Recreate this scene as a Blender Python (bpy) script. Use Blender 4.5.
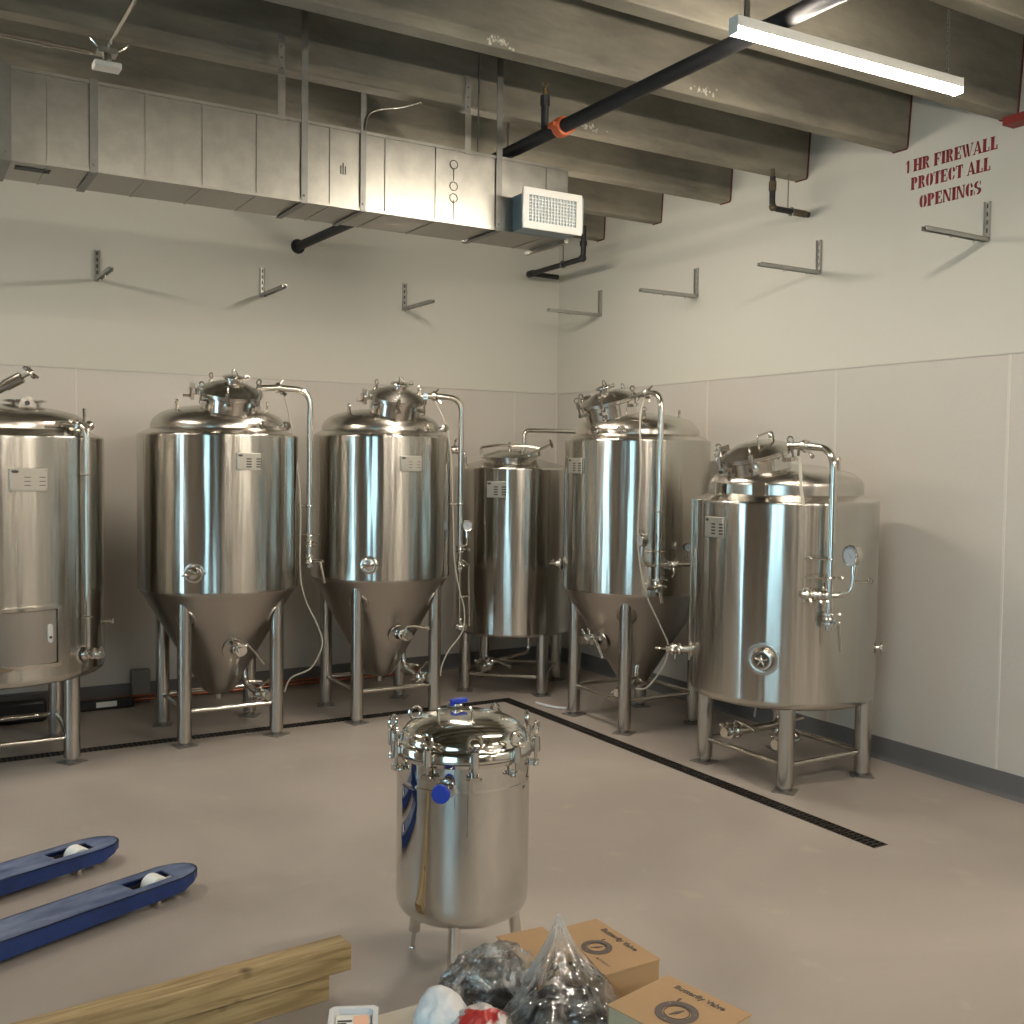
import bpy, bmesh, math, random
from math import sin, cos, pi, radians, atan2, hypot, sqrt
from mathutils import Vector, Matrix, noise
random.seed(7)
for o in list(bpy.data.objects): bpy.data.objects.remove(o)
SC = bpy.context.scene
COL = SC.collection

# ------------------------------------------------------------ camera
cd = bpy.data.cameras.new('camera'); cam = bpy.data.objects.new('camera', cd); COL.objects.link(cam)
YAW, PITCH, ROLL = radians(30.8603), radians(2.6323), radians(0.7644)
f_ = Vector((sin(YAW)*cos(PITCH), cos(YAW)*cos(PITCH), -sin(PITCH)))
r0 = Vector((cos(YAW), -sin(YAW), 0)); u0 = r0.cross(f_)
r_ = cos(ROLL)*r0 + sin(ROLL)*u0; u_ = -sin(ROLL)*r0 + cos(ROLL)*u0
cam.matrix_world = Matrix(((r_.x, u_.x, -f_.x, 0), (r_.y, u_.y, -f_.y, 0), (r_.z, u_.z, -f_.z, 1.8), (0, 0, 0, 1)))
cd.sensor_width = 36; cd.lens = 36*1054.5/1024; cd.clip_start = .05; cd.clip_end = 100
SC.camera = cam
# ------------------------------------------------------------ light settings
WORLD_STRENGTH = 2.4
TUBE_STRENGTH = 105.0
EXPOSURE = 1.15
vs = SC.view_settings
vs.view_transform = 'Standard'; vs.look = 'None'; vs.gamma = 1; vs.use_curve_mapping = False; vs.exposure = EXPOSURE
W = bpy.data.worlds.new('sky'); SC.world = W; W.use_nodes = True
bg = W.node_tree.nodes['Background']; bg.inputs[0].default_value = (.50, .83, 1, 1); bg.inputs[1].default_value = WORLD_STRENGTH

# room numbers (metres)
XR, YB, XL, YF = 5.31, 8.113, -2.0, -6.0
ZB, ZD = 3.72, 4.30

# ------------------------------------------------------------ materials
def mat(name, col, rough=.5, metal=0.0, bump=0, bscale=40, var=0, vscale=3, stretch=(1,1,1), spec=.5, trans=0, emit=None, es=0, alpha=1, coat=0, rvar=0, var2=None):
    m = bpy.data.materials.new(name); m.use_nodes = True
    nt = m.node_tree; b = nt.nodes['Principled BSDF']
    b.inputs['Base Color'].default_value = (*col, 1); b.inputs['Roughness'].default_value = rough
    b.inputs['Metallic'].default_value = metal; b.inputs['Specular IOR Level'].default_value = spec
    b.inputs['Transmission Weight'].default_value = trans; b.inputs['Coat Weight'].default_value = coat
    if emit: b.inputs['Emission Color'].default_value = (*emit, 1); b.inputs['Emission Strength'].default_value = es
    L = nt.links
    if var or bump or rvar:
        tc = nt.nodes.new('ShaderNodeTexCoord'); mp = nt.nodes.new('ShaderNodeMapping'); L.new(tc.outputs['Object'], mp.inputs[0])
        mp.inputs['Scale'].default_value = stretch
    if var or rvar:
        n = nt.nodes.new('ShaderNodeTexNoise'); n.inputs['Scale'].default_value = vscale; n.inputs['Detail'].default_value = 8; n.inputs['Roughness'].default_value = .6
        L.new(mp.outputs[0], n.inputs['Vector'])
    if var:
        r = nt.nodes.new('ShaderNodeValToRGB'); L.new(n.outputs['Fac'], r.inputs[0])
        e = r.color_ramp.elements; e[0].position = .3; e[1].position = .7
        c2 = var2 or tuple(min(1, c*(1+var)) for c in col)
        e[0].color = (*[c*(1-var) for c in col], 1); e[1].color = (*c2, 1)
        L.new(r.outputs[0], b.inputs['Base Color'])
    if rvar:
        mr = nt.nodes.new('ShaderNodeMapRange'); mr.inputs['From Min'].default_value = .3; mr.inputs['From Max'].default_value = .7
        mr.inputs['To Min'].default_value = max(0, rough-rvar); mr.inputs['To Max'].default_value = rough+rvar
        L.new(n.outputs['Fac'], mr.inputs[0]); L.new(mr.outputs[0], b.inputs['Roughness'])
    if bump:
        n2 = nt.nodes.new('ShaderNodeTexNoise'); n2.inputs['Scale'].default_value = bscale; n2.inputs['Detail'].default_value = 6
        L.new(mp.outputs[0], n2.inputs['Vector'])
        bp = nt.nodes.new('ShaderNodeBump'); bp.inputs['Strength'].default_value = bump; bp.inputs['Distance'].default_value = .01
        L.new(n2.outputs['Fac'], bp.inputs['Height']); L.new(bp.outputs[0], b.inputs['Normal'])
    return m

STEEL = (.55, .53, .485)
def steel_shell():
    # polished stainless sheet: slight vertical rolling waves round the shell and faint brushing
    m = mat('polished_steel', STEEL, .13, 1)
    nt = m.node_tree; L = nt.links; b = nt.nodes['Principled BSDF']
    tg = nt.nodes.new('ShaderNodeTangent'); tg.direction_type = 'RADIAL'; tg.axis = 'Z'; L.new(tg.outputs[0], b.inputs['Tangent'])
    b.inputs['Anisotropic'].default_value = .85; b.inputs['Anisotropic Rotation'].default_value = .25
    tc = nt.nodes.new('ShaderNodeTexCoord'); mp = nt.nodes.new('ShaderNodeMapping'); mp.inputs['Scale'].default_value = (1, 1, .05)
    L.new(tc.outputs['Object'], mp.inputs[0])
    n1 = nt.nodes.new('ShaderNodeTexNoise'); n1.inputs['Scale'].default_value = 10.5; n1.inputs['Detail'].default_value = 1.5
    n2 = nt.nodes.new('ShaderNodeTexNoise'); n2.inputs['Scale'].default_value = 60; n2.inputs['Detail'].default_value = 3
    L.new(mp.outputs[0], n1.inputs['Vector']); L.new(mp.outputs[0], n2.inputs['Vector'])
    b1 = nt.nodes.new('ShaderNodeBump'); b1.inputs['Strength'].default_value = .6; b1.inputs['Distance'].default_value = .012
    b2 = nt.nodes.new('ShaderNodeBump'); b2.inputs['Strength'].default_value = .05; b2.inputs['Distance'].default_value = .004
    L.new(n1.outputs['Fac'], b1.inputs['Height']); L.new(n2.outputs['Fac'], b2.inputs['Height'])
    L.new(b1.outputs[0], b2.inputs['Normal']); L.new(b2.outputs[0], b.inputs['Normal'])
    mr = nt.nodes.new('ShaderNodeMapRange'); mr.inputs['From Min'].default_value = .3; mr.inputs['From Max'].default_value = .7
    mr.inputs['To Min'].default_value = .17; mr.inputs['To Max'].default_value = .24
    L.new(n2.outputs['Fac'], mr.inputs[0]); L.new(mr.outputs[0], b.inputs['Roughness'])
    return m
SHELL = steel_shell()
CONE = mat('satin_steel', (.46, .435, .40), .30, 1)
DOME = mat('dome_steel', (.58, .55, .50), .24, 1)
PIPE = mat('pipe_steel', (.68, .65, .59), .16, 1)
LEGM = mat('leg_steel', (.50, .48, .44), .25, 1, bump=.04, bscale=200, stretch=(1, 1, .05))
FITM = mat('fitting_steel', (.66, .63, .58), .14, 1)
FILT = mat('mirror_steel', (.66, .65, .62), .035, 1, bump=.035, bscale=4, rvar=.015, vscale=3, stretch=(1, 1, .3))
SATPLATE = mat('plate_steel', (.44, .425, .38), .45, .8)
DARKTXT = mat('dark_print', (.05, .05, .045), .6)
RUBBER = mat('dark_gasket', (.03, .03, .03), .6)
WHITEDIAL = mat('dial_white', (.42, .48, .52), .25)
GLASSD = mat('sight_glass', (.06, .065, .06), .05, 0, coat=1)
HOSE = mat('milky_hose', (.42, .40, .34), .35, 0)
WALLP = mat('wall_paint', (.57, .56, .495), .55, bump=.05, bscale=60, var=.02, vscale=.8)
FRP = mat('frp_panel', (.52, .495, .45), .38, bump=.10, bscale=45, var=.015, vscale=1.2)
FRPR = FRP
FTRIM = mat('frp_trim', (.59, .56, .505), .4)
BASEM = mat('cove_base', (.125, .125, .127), .45, bump=.05)
CONC = mat('beam_concrete', (.20, .182, .145), .85, bump=.45, bscale=14, var=.36, vscale=3.0, stretch=(.5, 1, 1.5), var2=(.29, .265, .205))
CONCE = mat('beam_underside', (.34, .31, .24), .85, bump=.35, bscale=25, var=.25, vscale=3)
SPALL = mat('chipped_aggregate', (.5, .47, .4), .9, bump=1, bscale=80, var=.5, vscale=60)
GALV = mat('galvanised_duct', (.34, .335, .30), .33, .9, bump=.05, bscale=5, var=.10, vscale=14, rvar=.05)
GALVD = mat('galvanised_strap', (.22, .22, .205), .42, .8, var=.1, vscale=20)
BLUEF = mat('boot_foil', (.30, .38, .42), .45, .6)
WHITEM = mat('white_enamel', (.8, .79, .74), .4)
BLACKP = mat('black_iron_pipe', (.018, .018, .02), .55, .1, var=.3, vscale=20)
BRASS = mat('brass_fitting', (.25, .17, .08), .4, .9)
ORANGE = mat('orange_coupling', (.62, .13, .04), .5)
RED = mat('red_stencil_paint', (.25, .02, .03), .6)
REDCAULK = mat('red_fire_caulk', (.10, .012, .014), .6)
GRATE = mat('drain_iron', (.035, .030, .026), .55, .5)
DARKM = mat('drain_black', (.008, .008, .008), .8)
BLUE = mat('blue_paint', (.013, .038, .16), .42, var=.25, vscale=8)
BLUEW = mat('worn_blue_paint', (.022, .06, .19), .5, var=.4, vscale=9, stretch=(.6, 1.8, 1), var2=(.16, .20, .31))
BLUEP = mat('blue_plastic', (.01, .04, .42), .4)
NYLON = mat('white_nylon', (.8, .8, .75), .4)
COPPER = mat('copper_pipe', (.33, .12, .07), .4, .8)
BLACKPL = mat('black_plastic', (.012, .012, .013), .4)
WHITEPL = mat('white_plastic', (.60, .60, .60), .4)
TABLEM = mat('beige_laminate', (.50, .46, .37), .5)
DARKROOM = mat('dark_door_paint', (.05, .048, .045), .5)
KRAFT = mat('kraft_card', (.36, .225, .11), .75, bump=.05, bscale=60, var=.06, vscale=4)
KRAFT_LIT = mat('pale_card', (.42, .33, .215), .75, var=.04, vscale=4)  # kraft copy with the light on the nearest box's sides put into it
INK = mat('box_ink', (.09, .07, .06), .7)
ALU = mat('window_frame_metal', (.25, .25, .25), .4, .6)

def floor_material():
    m = mat('sealed_concrete', (.32, .275, .225), .5); nt = m.node_tree; L = nt.links; b = nt.nodes['Principled BSDF']
    tc = nt.nodes.new('ShaderNodeTexCoord')
    def nz(s, d, dist=0, st=(1, 1, 1)):
        mp = nt.nodes.new('ShaderNodeMapping'); mp.inputs['Scale'].default_value = st; L.new(tc.outputs['Object'], mp.inputs[0])
        n = nt.nodes.new('ShaderNodeTexNoise'); n.inputs['Scale'].default_value = s; n.inputs['Detail'].default_value = d; n.inputs['Distortion'].default_value = dist
        L.new(mp.outputs[0], n.inputs['Vector']); return n
    a = nz(.9, 7, .6); r = nt.nodes.new('ShaderNodeValToRGB'); L.new(a.outputs['Fac'], r.inputs[0])
    e = r.color_ramp.elements; e[0].position = .34; e[1].position = .68
    e[0].color = (.292, .256, .224, 1); e[1].color = (.375, .332, .292, 1)
    c = nz(5, 9, .3); r2 = nt.nodes.new('ShaderNodeValToRGB'); L.new(c.outputs['Fac'], r2.inputs[0])
    e = r2.color_ramp.elements; e[0].position = .62; e[1].position = .76; e[0].color = (0, 0, 0, 1); e[1].color = (1, 1, 1, 1)
    mx = nt.nodes.new('ShaderNodeMixRGB'); mx.inputs[2].default_value = (.42, .37, .30, 1)
    ml = nt.nodes.new('ShaderNodeMath'); ml.operation = 'MULTIPLY'; ml.inputs[1].default_value = .45; L.new(r2.outputs[0], ml.inputs[0])
    L.new(ml.outputs[0], mx.inputs[0]); L.new(r.outputs[0], mx.inputs[1]); L.new(mx.outputs[0], b.inputs['Base Color'])
    mr = nt.nodes.new('ShaderNodeMapRange'); mr.inputs['To Min'].default_value = .34; mr.inputs['To Max'].default_value = .62
    L.new(a.outputs['Fac'], mr.inputs[0]); L.new(mr.outputs[0], b.inputs['Roughness'])
    d = nz(30, 5); bp = nt.nodes.new('ShaderNodeBump'); bp.inputs['Strength'].default_value = .12; bp.inputs['Distance'].default_value = .01
    L.new(d.outputs['Fac'], bp.inputs['Height']); L.new(bp.outputs[0], b.inputs['Normal'])
    return m
FLOORM = floor_material()

def wood_material():
    m = mat('yellow_pine', (.45, .29, .09), .6); nt = m.node_tree; L = nt.links; b = nt.nodes['Principled BSDF']
    tc = nt.nodes.new('ShaderNodeTexCoord'); mp = nt.nodes.new('ShaderNodeMapping'); mp.inputs['Scale'].default_value = (.9, 11, 11)
    L.new(tc.outputs['Object'], mp.inputs[0])
    n = nt.nodes.new('ShaderNodeTexNoise'); n.inputs['Scale'].default_value = 3; n.inputs['Detail'].default_value = 7; n.inputs['Distortion'].default_value = 1.0
    L.new(mp.outputs[0], n.inputs['Vector'])
    r = nt.nodes.new('ShaderNodeValToRGB'); L.new(n.outputs['Fac'], r.inputs[0]); e = r.color_ramp.elements
    e[0].position = .28; e[1].position = .62; e[0].color = (.19, .12, .045, 1); e[1].color = (.44, .32, .155, 1)
    v = nt.nodes.new('ShaderNodeTexVoronoi'); v.inputs['Scale'].default_value = 4.5; L.new(tc.outputs['Object'], v.inputs['Vector'])
    r2 = nt.nodes.new('ShaderNodeValToRGB'); L.new(v.outputs['Distance'], r2.inputs[0]); e = r2.color_ramp.elements
    e[0].position = .04; e[1].position = .12; e[0].color = (.35, .3, .25, 1); e[1].color = (1, 1, 1, 1)
    mx = nt.nodes.new('ShaderNodeMixRGB'); mx.blend_type = 'MULTIPLY'; mx.inputs[0].default_value = 1
    L.new(r.outputs[0], mx.inputs[1]); L.new(r2.outputs[0], mx.inputs[2]); L.new(mx.outputs[0], b.inputs['Base Color'])
    return m
WOOD = wood_material()

def film_material(name, tint, gfac, bscale, milk=.10):
    m = bpy.data.materials.new(name); m.use_nodes = True; nt = m.node_tree; L = nt.links
    for n in list(nt.nodes):
        if n.type == 'BSDF_PRINCIPLED': nt.nodes.remove(n)
    out = [n for n in nt.nodes if n.type == 'OUTPUT_MATERIAL'][0]
    tr = nt.nodes.new('ShaderNodeBsdfTransparent'); tr.inputs[0].default_value = (*tint, 1)
    gl = nt.nodes.new('ShaderNodeBsdfGlossy'); gl.inputs['Roughness'].default_value = .07; gl.inputs[0].default_value = (.95, .95, .95, 1)
    df = nt.nodes.new('ShaderNodeBsdfTranslucent'); df.inputs[0].default_value = (.75, .75, .72, 1)
    dd = nt.nodes.new('ShaderNodeBsdfDiffuse'); dd.inputs[0].default_value = (.8, .8, .78, 1)
    tc = nt.nodes.new('ShaderNodeTexCoord'); nz = nt.nodes.new('ShaderNodeTexNoise'); nz.inputs['Scale'].default_value = bscale; nz.inputs['Detail'].default_value = 4; nz.inputs['Distortion'].default_value = 1.2
    L.new(tc.outputs['Object'], nz.inputs['Vector'])
    bp = nt.nodes.new('ShaderNodeBump'); bp.inputs['Strength'].default_value = .9; bp.inputs['Distance'].default_value = .012; L.new(nz.outputs['Fac'], bp.inputs['Height'])
    L.new(bp.outputs[0], gl.inputs['Normal'])
    fr = nt.nodes.new('ShaderNodeFresnel'); fr.inputs[0].default_value = 1.5; L.new(bp.outputs[0], fr.inputs['Normal'])
    ma = nt.nodes.new('ShaderNodeMath'); ma.operation = 'MULTIPLY_ADD'; ma.inputs[1].default_value = .75; ma.inputs[2].default_value = gfac; L.new(fr.outputs[0], ma.inputs[0])
    m0 = nt.nodes.new('ShaderNodeMixShader'); m0.inputs[0].default_value = .5; L.new(df.outputs[0], m0.inputs[1]); L.new(dd.outputs[0], m0.inputs[2])
    m1 = nt.nodes.new('ShaderNodeMixShader'); mr = nt.nodes.new('ShaderNodeMapRange'); mr.inputs['From Min'].default_value = .45; mr.inputs['From Max'].default_value = .75; mr.inputs['To Min'].default_value = milk*.15; mr.inputs['To Max'].default_value = milk*5; L.new(nz.outputs['Fac'], mr.inputs[0]); L.new(mr.outputs[0], m1.inputs[0]); L.new(tr.outputs[0], m1.inputs[1]); L.new(m0.outputs[0], m1.inputs[2])
    m2 = nt.nodes.new('ShaderNodeMixShader'); L.new(ma.outputs[0], m2.inputs[0]); L.new(m1.outputs[0], m2.inputs[1]); L.new(gl.outputs[0], m2.inputs[2])
    L.new(m2.outputs[0], out.inputs[0]); return m
FILM = film_material('clear_film', (.97, .97, .97), .05, 8, .10)
BUBBLE = film_material('bubble_film', (.97, .97, .97), .08, 22, .16)
PANE = mat('window_glass', (1, 1, 1), 0, trans=1, spec=.5); 
def pane_material():
    m = bpy.data.materials.new('window_pane'); m.use_nodes = True; nt = m.node_tree; L = nt.links
    nt.nodes.remove(nt.nodes['Principled BSDF']); out = [n for n in nt.nodes if n.type == 'OUTPUT_MATERIAL'][0]
    tr = nt.nodes.new('ShaderNodeBsdfTransparent'); gl = nt.nodes.new('ShaderNodeBsdfGlossy'); gl.inputs['Roughness'].default_value = 0
    m1 = nt.nodes.new('ShaderNodeMixShader'); m1.inputs[0].default_value = .06; L.new(tr.outputs[0], m1.inputs[1]); L.new(gl.outputs[0], m1.inputs[2]); L.new(m1.outputs[0], out.inputs[0]); return m
PANE = pane_material()
TUBE = mat('lit_diffuser', (1, .93, .82), .5, emit=(1, .885, .745), es=TUBE_STRENGTH)

# ------------------------------------------------------------ mesh helpers
class MB:
    """collects shapes, links them as ONE mesh object"""
    def __init__(s): s.v = []; s.f = []; s.m = []; s.cur = 0
    def add(s, vs_, fs, M=None):
        o = len(s.v)
        for v in vs_:
            v = Vector(v); s.v.append(M @ v if M else v)
        for f in fs: s.f.append([i+o for i in f]); s.m.append(s.cur)
        return s
    def box(s, a, b, M=None):
        x0, y0, z0 = a; x1, y1, z1 = b
        return s.add([(x0,y0,z0),(x1,y0,z0),(x1,y1,z0),(x0,y1,z0),(x0,y0,z1),(x1,y0,z1),(x1,y1,z1),(x0,y1,z1)],
                     [(0,3,2,1),(4,5,6,7),(0,1,5,4),(1,2,6,5),(2,3,7,6),(3,0,4,7)], M)
    def lathe(s, prof, n=48, M=None, a0=0, a1=2*pi):
        q = [prof[0]]
        for (ra, za), (rb, zb) in zip(prof[:-1], prof[1:]):
            ln = hypot(rb-ra, zb-za)
            if ln > .06:
                e = min(.010, ln*.2)/ln
                q += [(ra+(rb-ra)*e, za+(zb-za)*e), (rb-(rb-ra)*e, zb-(zb-za)*e)]
            q.append((rb, zb))
        prof = q
        full = abs(a1-a0-2*pi) < 1e-6; vs_ = []; fs = []; k = n if full else n+1; P = len(prof)
        for i in range(k):
            a = a0+(a1-a0)*i/n
            for r, z in prof: vs_.append((r*cos(a), r*sin(a), z))
        for i in range(n):
            j = (i+1) % k
            for p in range(P-1): fs.append((i*P+p, j*P+p, j*P+p+1, i*P+p+1))
        return s.add(vs_, fs, M)
    def cyl(s, p0, p1, r, n=16, r2=None):
        p0 = Vector(p0); p1 = Vector(p1); d = p1-p0; M = Matrix.Translation(p0) @ d.to_track_quat('Z', 'Y').to_matrix().to_4x4(); h = d.length
        r2 = r if r2 is None else r2
        return s.lathe([(0, 0), (r, 0), (r2, h), (0, h)], n, M)
    def tube(s, pts, r, n=12, bend=0, seg=6):
        pts = [Vector(p) for p in pts]
        if bend:
            q = [pts[0]]
            for i in range(1, len(pts)-1):
                a, b, c = pts[i-1], pts[i], pts[i+1]; d1 = min(bend, (a-b).length*.49); d2 = min(bend, (c-b).length*.49); d = min(d1, d2)
                A = b+(a-b).normalized()*d; B = b+(c-b).normalized()*d
                for k in range(seg+1):
                    t = k/seg; q.append((1-t)**2*A+2*t*(1-t)*b+t*t*B)
            q.append(pts[-1]); pts = q
        vs_ = []; fs = []; up = None
        for i, p in enumerate(pts):
            t = (pts[min(i+1, len(pts)-1)]-pts[max(i-1, 0)]).normalized()
            if up is None: up = Vector((0, 0, 1)) if abs(t.z) < .9 else Vector((1, 0, 0))
            x = up.cross(t).normalized(); up = t.cross(x).normalized()
            for k in range(n):
                a = 2*pi*k/n; vs_.append(p+x*cos(a)*r+up*sin(a)*r)
        for i in range(len(pts)-1):
            for k in range(n):
                fs.append((i*n+k, i*n+(k+1) % n, (i+1)*n+(k+1) % n, (i+1)*n+k))
        fs.append(tuple(range(n))[::-1]); fs.append(tuple((len(pts)-1)*n+k for k in range(n)))
        return s.add(vs_, fs)
    def torus(s, c, ax, R, r, n=28, k=8):
        M = Matrix.Translation(Vector(c)) @ Vector(ax).to_track_quat('Z', 'Y').to_matrix().to_4x4()
        return s.lathe([(R+r*cos(2*pi*i/k), r*sin(2*pi*i/k)) for i in range(k+1)], n, M)
    def sphere(s, c, r, n=16, sc=(1, 1, 1)):
        M = Matrix.Translation(Vector(c)) @ Matrix.Diagonal((*sc, 1))
        return s.lathe([(r*sin(pi*i/(n//2)), -r*cos(pi*i/(n//2))) for i in range(n//2+1)], n, M)
    def prism(s, poly, z0, z1, M=None):
        n = len(poly)
        return s.add([(x, y, z0) for x, y in poly]+[(x, y, z1) for x, y in poly],
                     [tuple(range(n))[::-1], tuple(range(n, 2*n))]+[(i, (i+1) % n, n+(i+1) % n, n+i) for i in range(n)], M)
    def build(s, name, m, parent=None, sharp=35, bevel=0, sub=0):
        me = bpy.data.meshes.new(name); me.from_pydata([tuple(v) for v in s.v], [], s.f)
        ms = m if isinstance(m, (list, tuple)) else [m]
        for q in ms: me.materials.append(q)
        for p, i in zip(me.polygons, s.m): p.material_index = i
        bm = bmesh.new(); bm.from_mesh(me); bmesh.ops.remove_doubles(bm, verts=bm.verts, dist=1e-5); bmesh.ops.recalc_face_normals(bm, faces=bm.faces)
        bm.to_mesh(me); bm.free()
        me.polygons.foreach_set('use_smooth', [True]*len(me.polygons)); me.set_sharp_from_angle(angle=radians(sharp))
        o = bpy.data.objects.new(name, me); COL.objects.link(o)
        if parent is not None: o.parent = parent
        if bevel:
            b = o.modifiers.new('bevel', 'BEVEL'); b.width = bevel; b.segments = 2; b.limit_method = 'ANGLE'
        if sub:
            b = o.modifiers.new('sub', 'SUBSURF'); b.levels = sub; b.render_levels = sub
        return o
def thing(name, label, cat, loc=(0, 0, 0), rz=0, group=None):
    o = bpy.data.objects.new(name, None); COL.objects.link(o); o.empty_display_size = .1
    o.location = loc; o.rotation_euler = (0, 0, rz); o['label'] = label; o['category'] = cat
    if group: o['group'] = group
    return o
def tag(o, label, cat, group=None, kind=None):
    o['label'] = label; o['category'] = cat
    if group: o['group'] = group
    if kind: o['kind'] = kind
    return o
def struct(o, label=None):
    o['kind'] = 'structure'
    if label: o['label'] = label; o['category'] = o.name.split('_')[0]
    return o
def rotM(axis_to, loc=(0, 0, 0)):
    return Matrix.Translation(Vector(loc)) @ Vector(axis_to).to_track_quat('Z', 'Y').to_matrix().to_4x4()

# ------------------------------------------------------------ room shell
T = .15
fm = MB(); D0, D1, DX0, DX1, DY0 = 6.80, 6.90, 4.018, 4.118, 3.335
for a, b in [((XL, YF), (DX0, D0)), ((DX1, YF), (XR, YB)), ((XL, D1), (DX1, YB)), ((DX0, YF), (DX1, DY0))]:
    fm.box((a[0], a[1], -.1), (b[0], b[1], 0))
struct(fm.build('floor', FLOORM), 'grey tan sealed concrete floor')
def wall_box(name, a, b, m=WALLP, label=None): return struct(MB().box(a, b).build(name, m), label)
wall_box('wall_back', (XL-T, YB, -.1), (XR+T, YB+T, ZD), label='cream painted back wall behind the row of tanks')
wall_box('wall_right', (XR, YF, -.1), (XR+T, YB, ZD), label='cream painted firewall on the right')
# left wall with a glazed door and a wide window (both out of frame, seen mirrored in the tanks)
lw = MB()
def opening_wall(mb, fixed, y0, y1, holes, zt):
    y = y0
    for (a, b, z0, z1) in holes:
        mb.box((fixed-T, y, -.1), (fixed, a, zt))
        if z0 > 0: mb.box((fixed-T, a, -.1), (fixed, b, z0))
        mb.box((fixed-T, a, z1), (fixed, b, zt)); y = b
    mb.box((fixed-T, y, -.1), (fixed, y1, zt))
opening_wall(lw, XL, YF, YB, [(-1.5, 1.0, .3, 3.0), (4.75, 5.65, 0, 2.45)], ZD)
struct(lw.build('wall_left', mat('shaded_block_wall', (.24, .21, .17), .8, bump=.2, bscale=20)), 'bare block left wall with door and window')  # wall colour kept dark to add contrast to the tank reflections
for (n, a, b, z0, z1) in [('window_1', -1.5, 1.0, .3, 3.0), ('door_1', 4.75, 5.65, 0, 2.45)]:
    fr = MB(); w = .05
    for q in [((a, z0), (a+w, z1)), ((b-w, z0), (b, z1)), ((a, z1-w), (b, z1)), ((a, z0), (b, z0+w))]:
        fr.box((XL-.11, q[0][0], q[0][1]), (XL-.05, q[1][0], q[1][1]))
    if n == 'window_1': fr.box((XL-.11, (a+b)/2-.02, z0), (XL-.05, (a+b)/2+.02, z1))
    fo = struct(fr.build(n, ALU), 'aluminium framed glazed '+n.split('_')[0]+' in the left wall')
    MB().box((XL-.085, a+w, z0+w), (XL-.079, b-w, z1-w)).build('glass_pane', PANE, fo)
# front wall behind the photographer; panels added to make bands in tank reflections
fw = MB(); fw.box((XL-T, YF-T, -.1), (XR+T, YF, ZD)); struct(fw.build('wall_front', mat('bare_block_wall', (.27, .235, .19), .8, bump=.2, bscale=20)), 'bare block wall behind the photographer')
for i, (a, b, z1) in enumerate([(-1.5, -.7, 2.4), (-.2, .5, 2.9), (1.1, 2.9, 2.9), (3.85, 4.6, 2.6)]):
    d = struct(MB().box((a, YF, 0), (b, YF+.06, z1)).build('door_%d' % (i+2), [DARKROOM, WHITEM, DARKROOM, WHITEM][i], bevel=.004), '%s door in the wall behind the photographer, number %d' % (['dark', 'white', 'wide dark', 'white'][i], i+1))
    MB().cyl((b-.1, YF+.06, 1.0), (b-.1, YF+.12, 1.0), .02).cyl((b-.1, YF+.12, 1.0), (b-.22, YF+.12, 1.0), .012).build('door_handle', PIPE, d)
struct(MB().box((XL-T, YF-T, ZD), (XR+T, YB+T, ZD+.2)).build('ceiling', CONC), 'grey concrete ceiling deck above the beams')
# concrete stems
i = 0
y = 7.45
EDGES = [7.525, 6.755, 5.965, 5.225, 4.425, 3.71, 2.945, 2.145, 1.375, 0.605, -0.165, -0.935, -1.705, -2.475, -3.245, -4.015, -4.785, -5.555]
for i, y in enumerate(EDGES):
    m = MB(); yb, yf = y, y-.115; c = .022; x0, x1 = XL, XR-.006
    poly = [(yb+.035, ZD), (yb, ZB+.016), (yb-.014, ZB), (yf+.006, ZB), (yf, ZB+.008), (yf-.035, ZD)]
    M = Matrix(((0, 0, 1, 0), (1, 0, 0, 0), (0, 1, 0, 0), (0, 0, 0, 1)))
    m.prism(poly, x0, x1, M)
    # lighter bottom strip
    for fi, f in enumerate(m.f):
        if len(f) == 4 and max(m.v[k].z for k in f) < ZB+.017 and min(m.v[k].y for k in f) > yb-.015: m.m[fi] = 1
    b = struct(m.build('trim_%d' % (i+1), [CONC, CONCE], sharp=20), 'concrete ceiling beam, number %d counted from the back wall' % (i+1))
    # dark red fire caulk round the beam end
    k = MB(); g = .010
    for p, q in zip(poly[:-1], poly[1:]):
        k.cyl((XR-.005, p[0], p[1]), (XR-.005, q[0], q[1]), .007, 6)
    k.build('fire_caulk', REDCAULK, b)
# chipped aggregate patches on two beam edges
def spall(x, y, z, sx, sz, beam):
    m = MB(); random.seed(int(x*100))
    for k in range(26):
        px, pz = random.gauss(0, sx*.35), random.gauss(0, sz*.35)
        m.sphere((x+px, y+.002, z+pz), random.uniform(.004, .010), 6, (1.2, .5, 1))
    m.build('chipped_patch', SPALL, bpy.data.objects[beam])
spall(3.72, EDGES[4]-.118, ZB+.035, .10, .035, 'trim_5'); spall(3.52, EDGES[3]-.118, ZB+.03, .16, .03, 'trim_4')
spall(2.47, EDGES[4]-.118, ZB+.03, .10, .03, 'trim_5')

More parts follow.
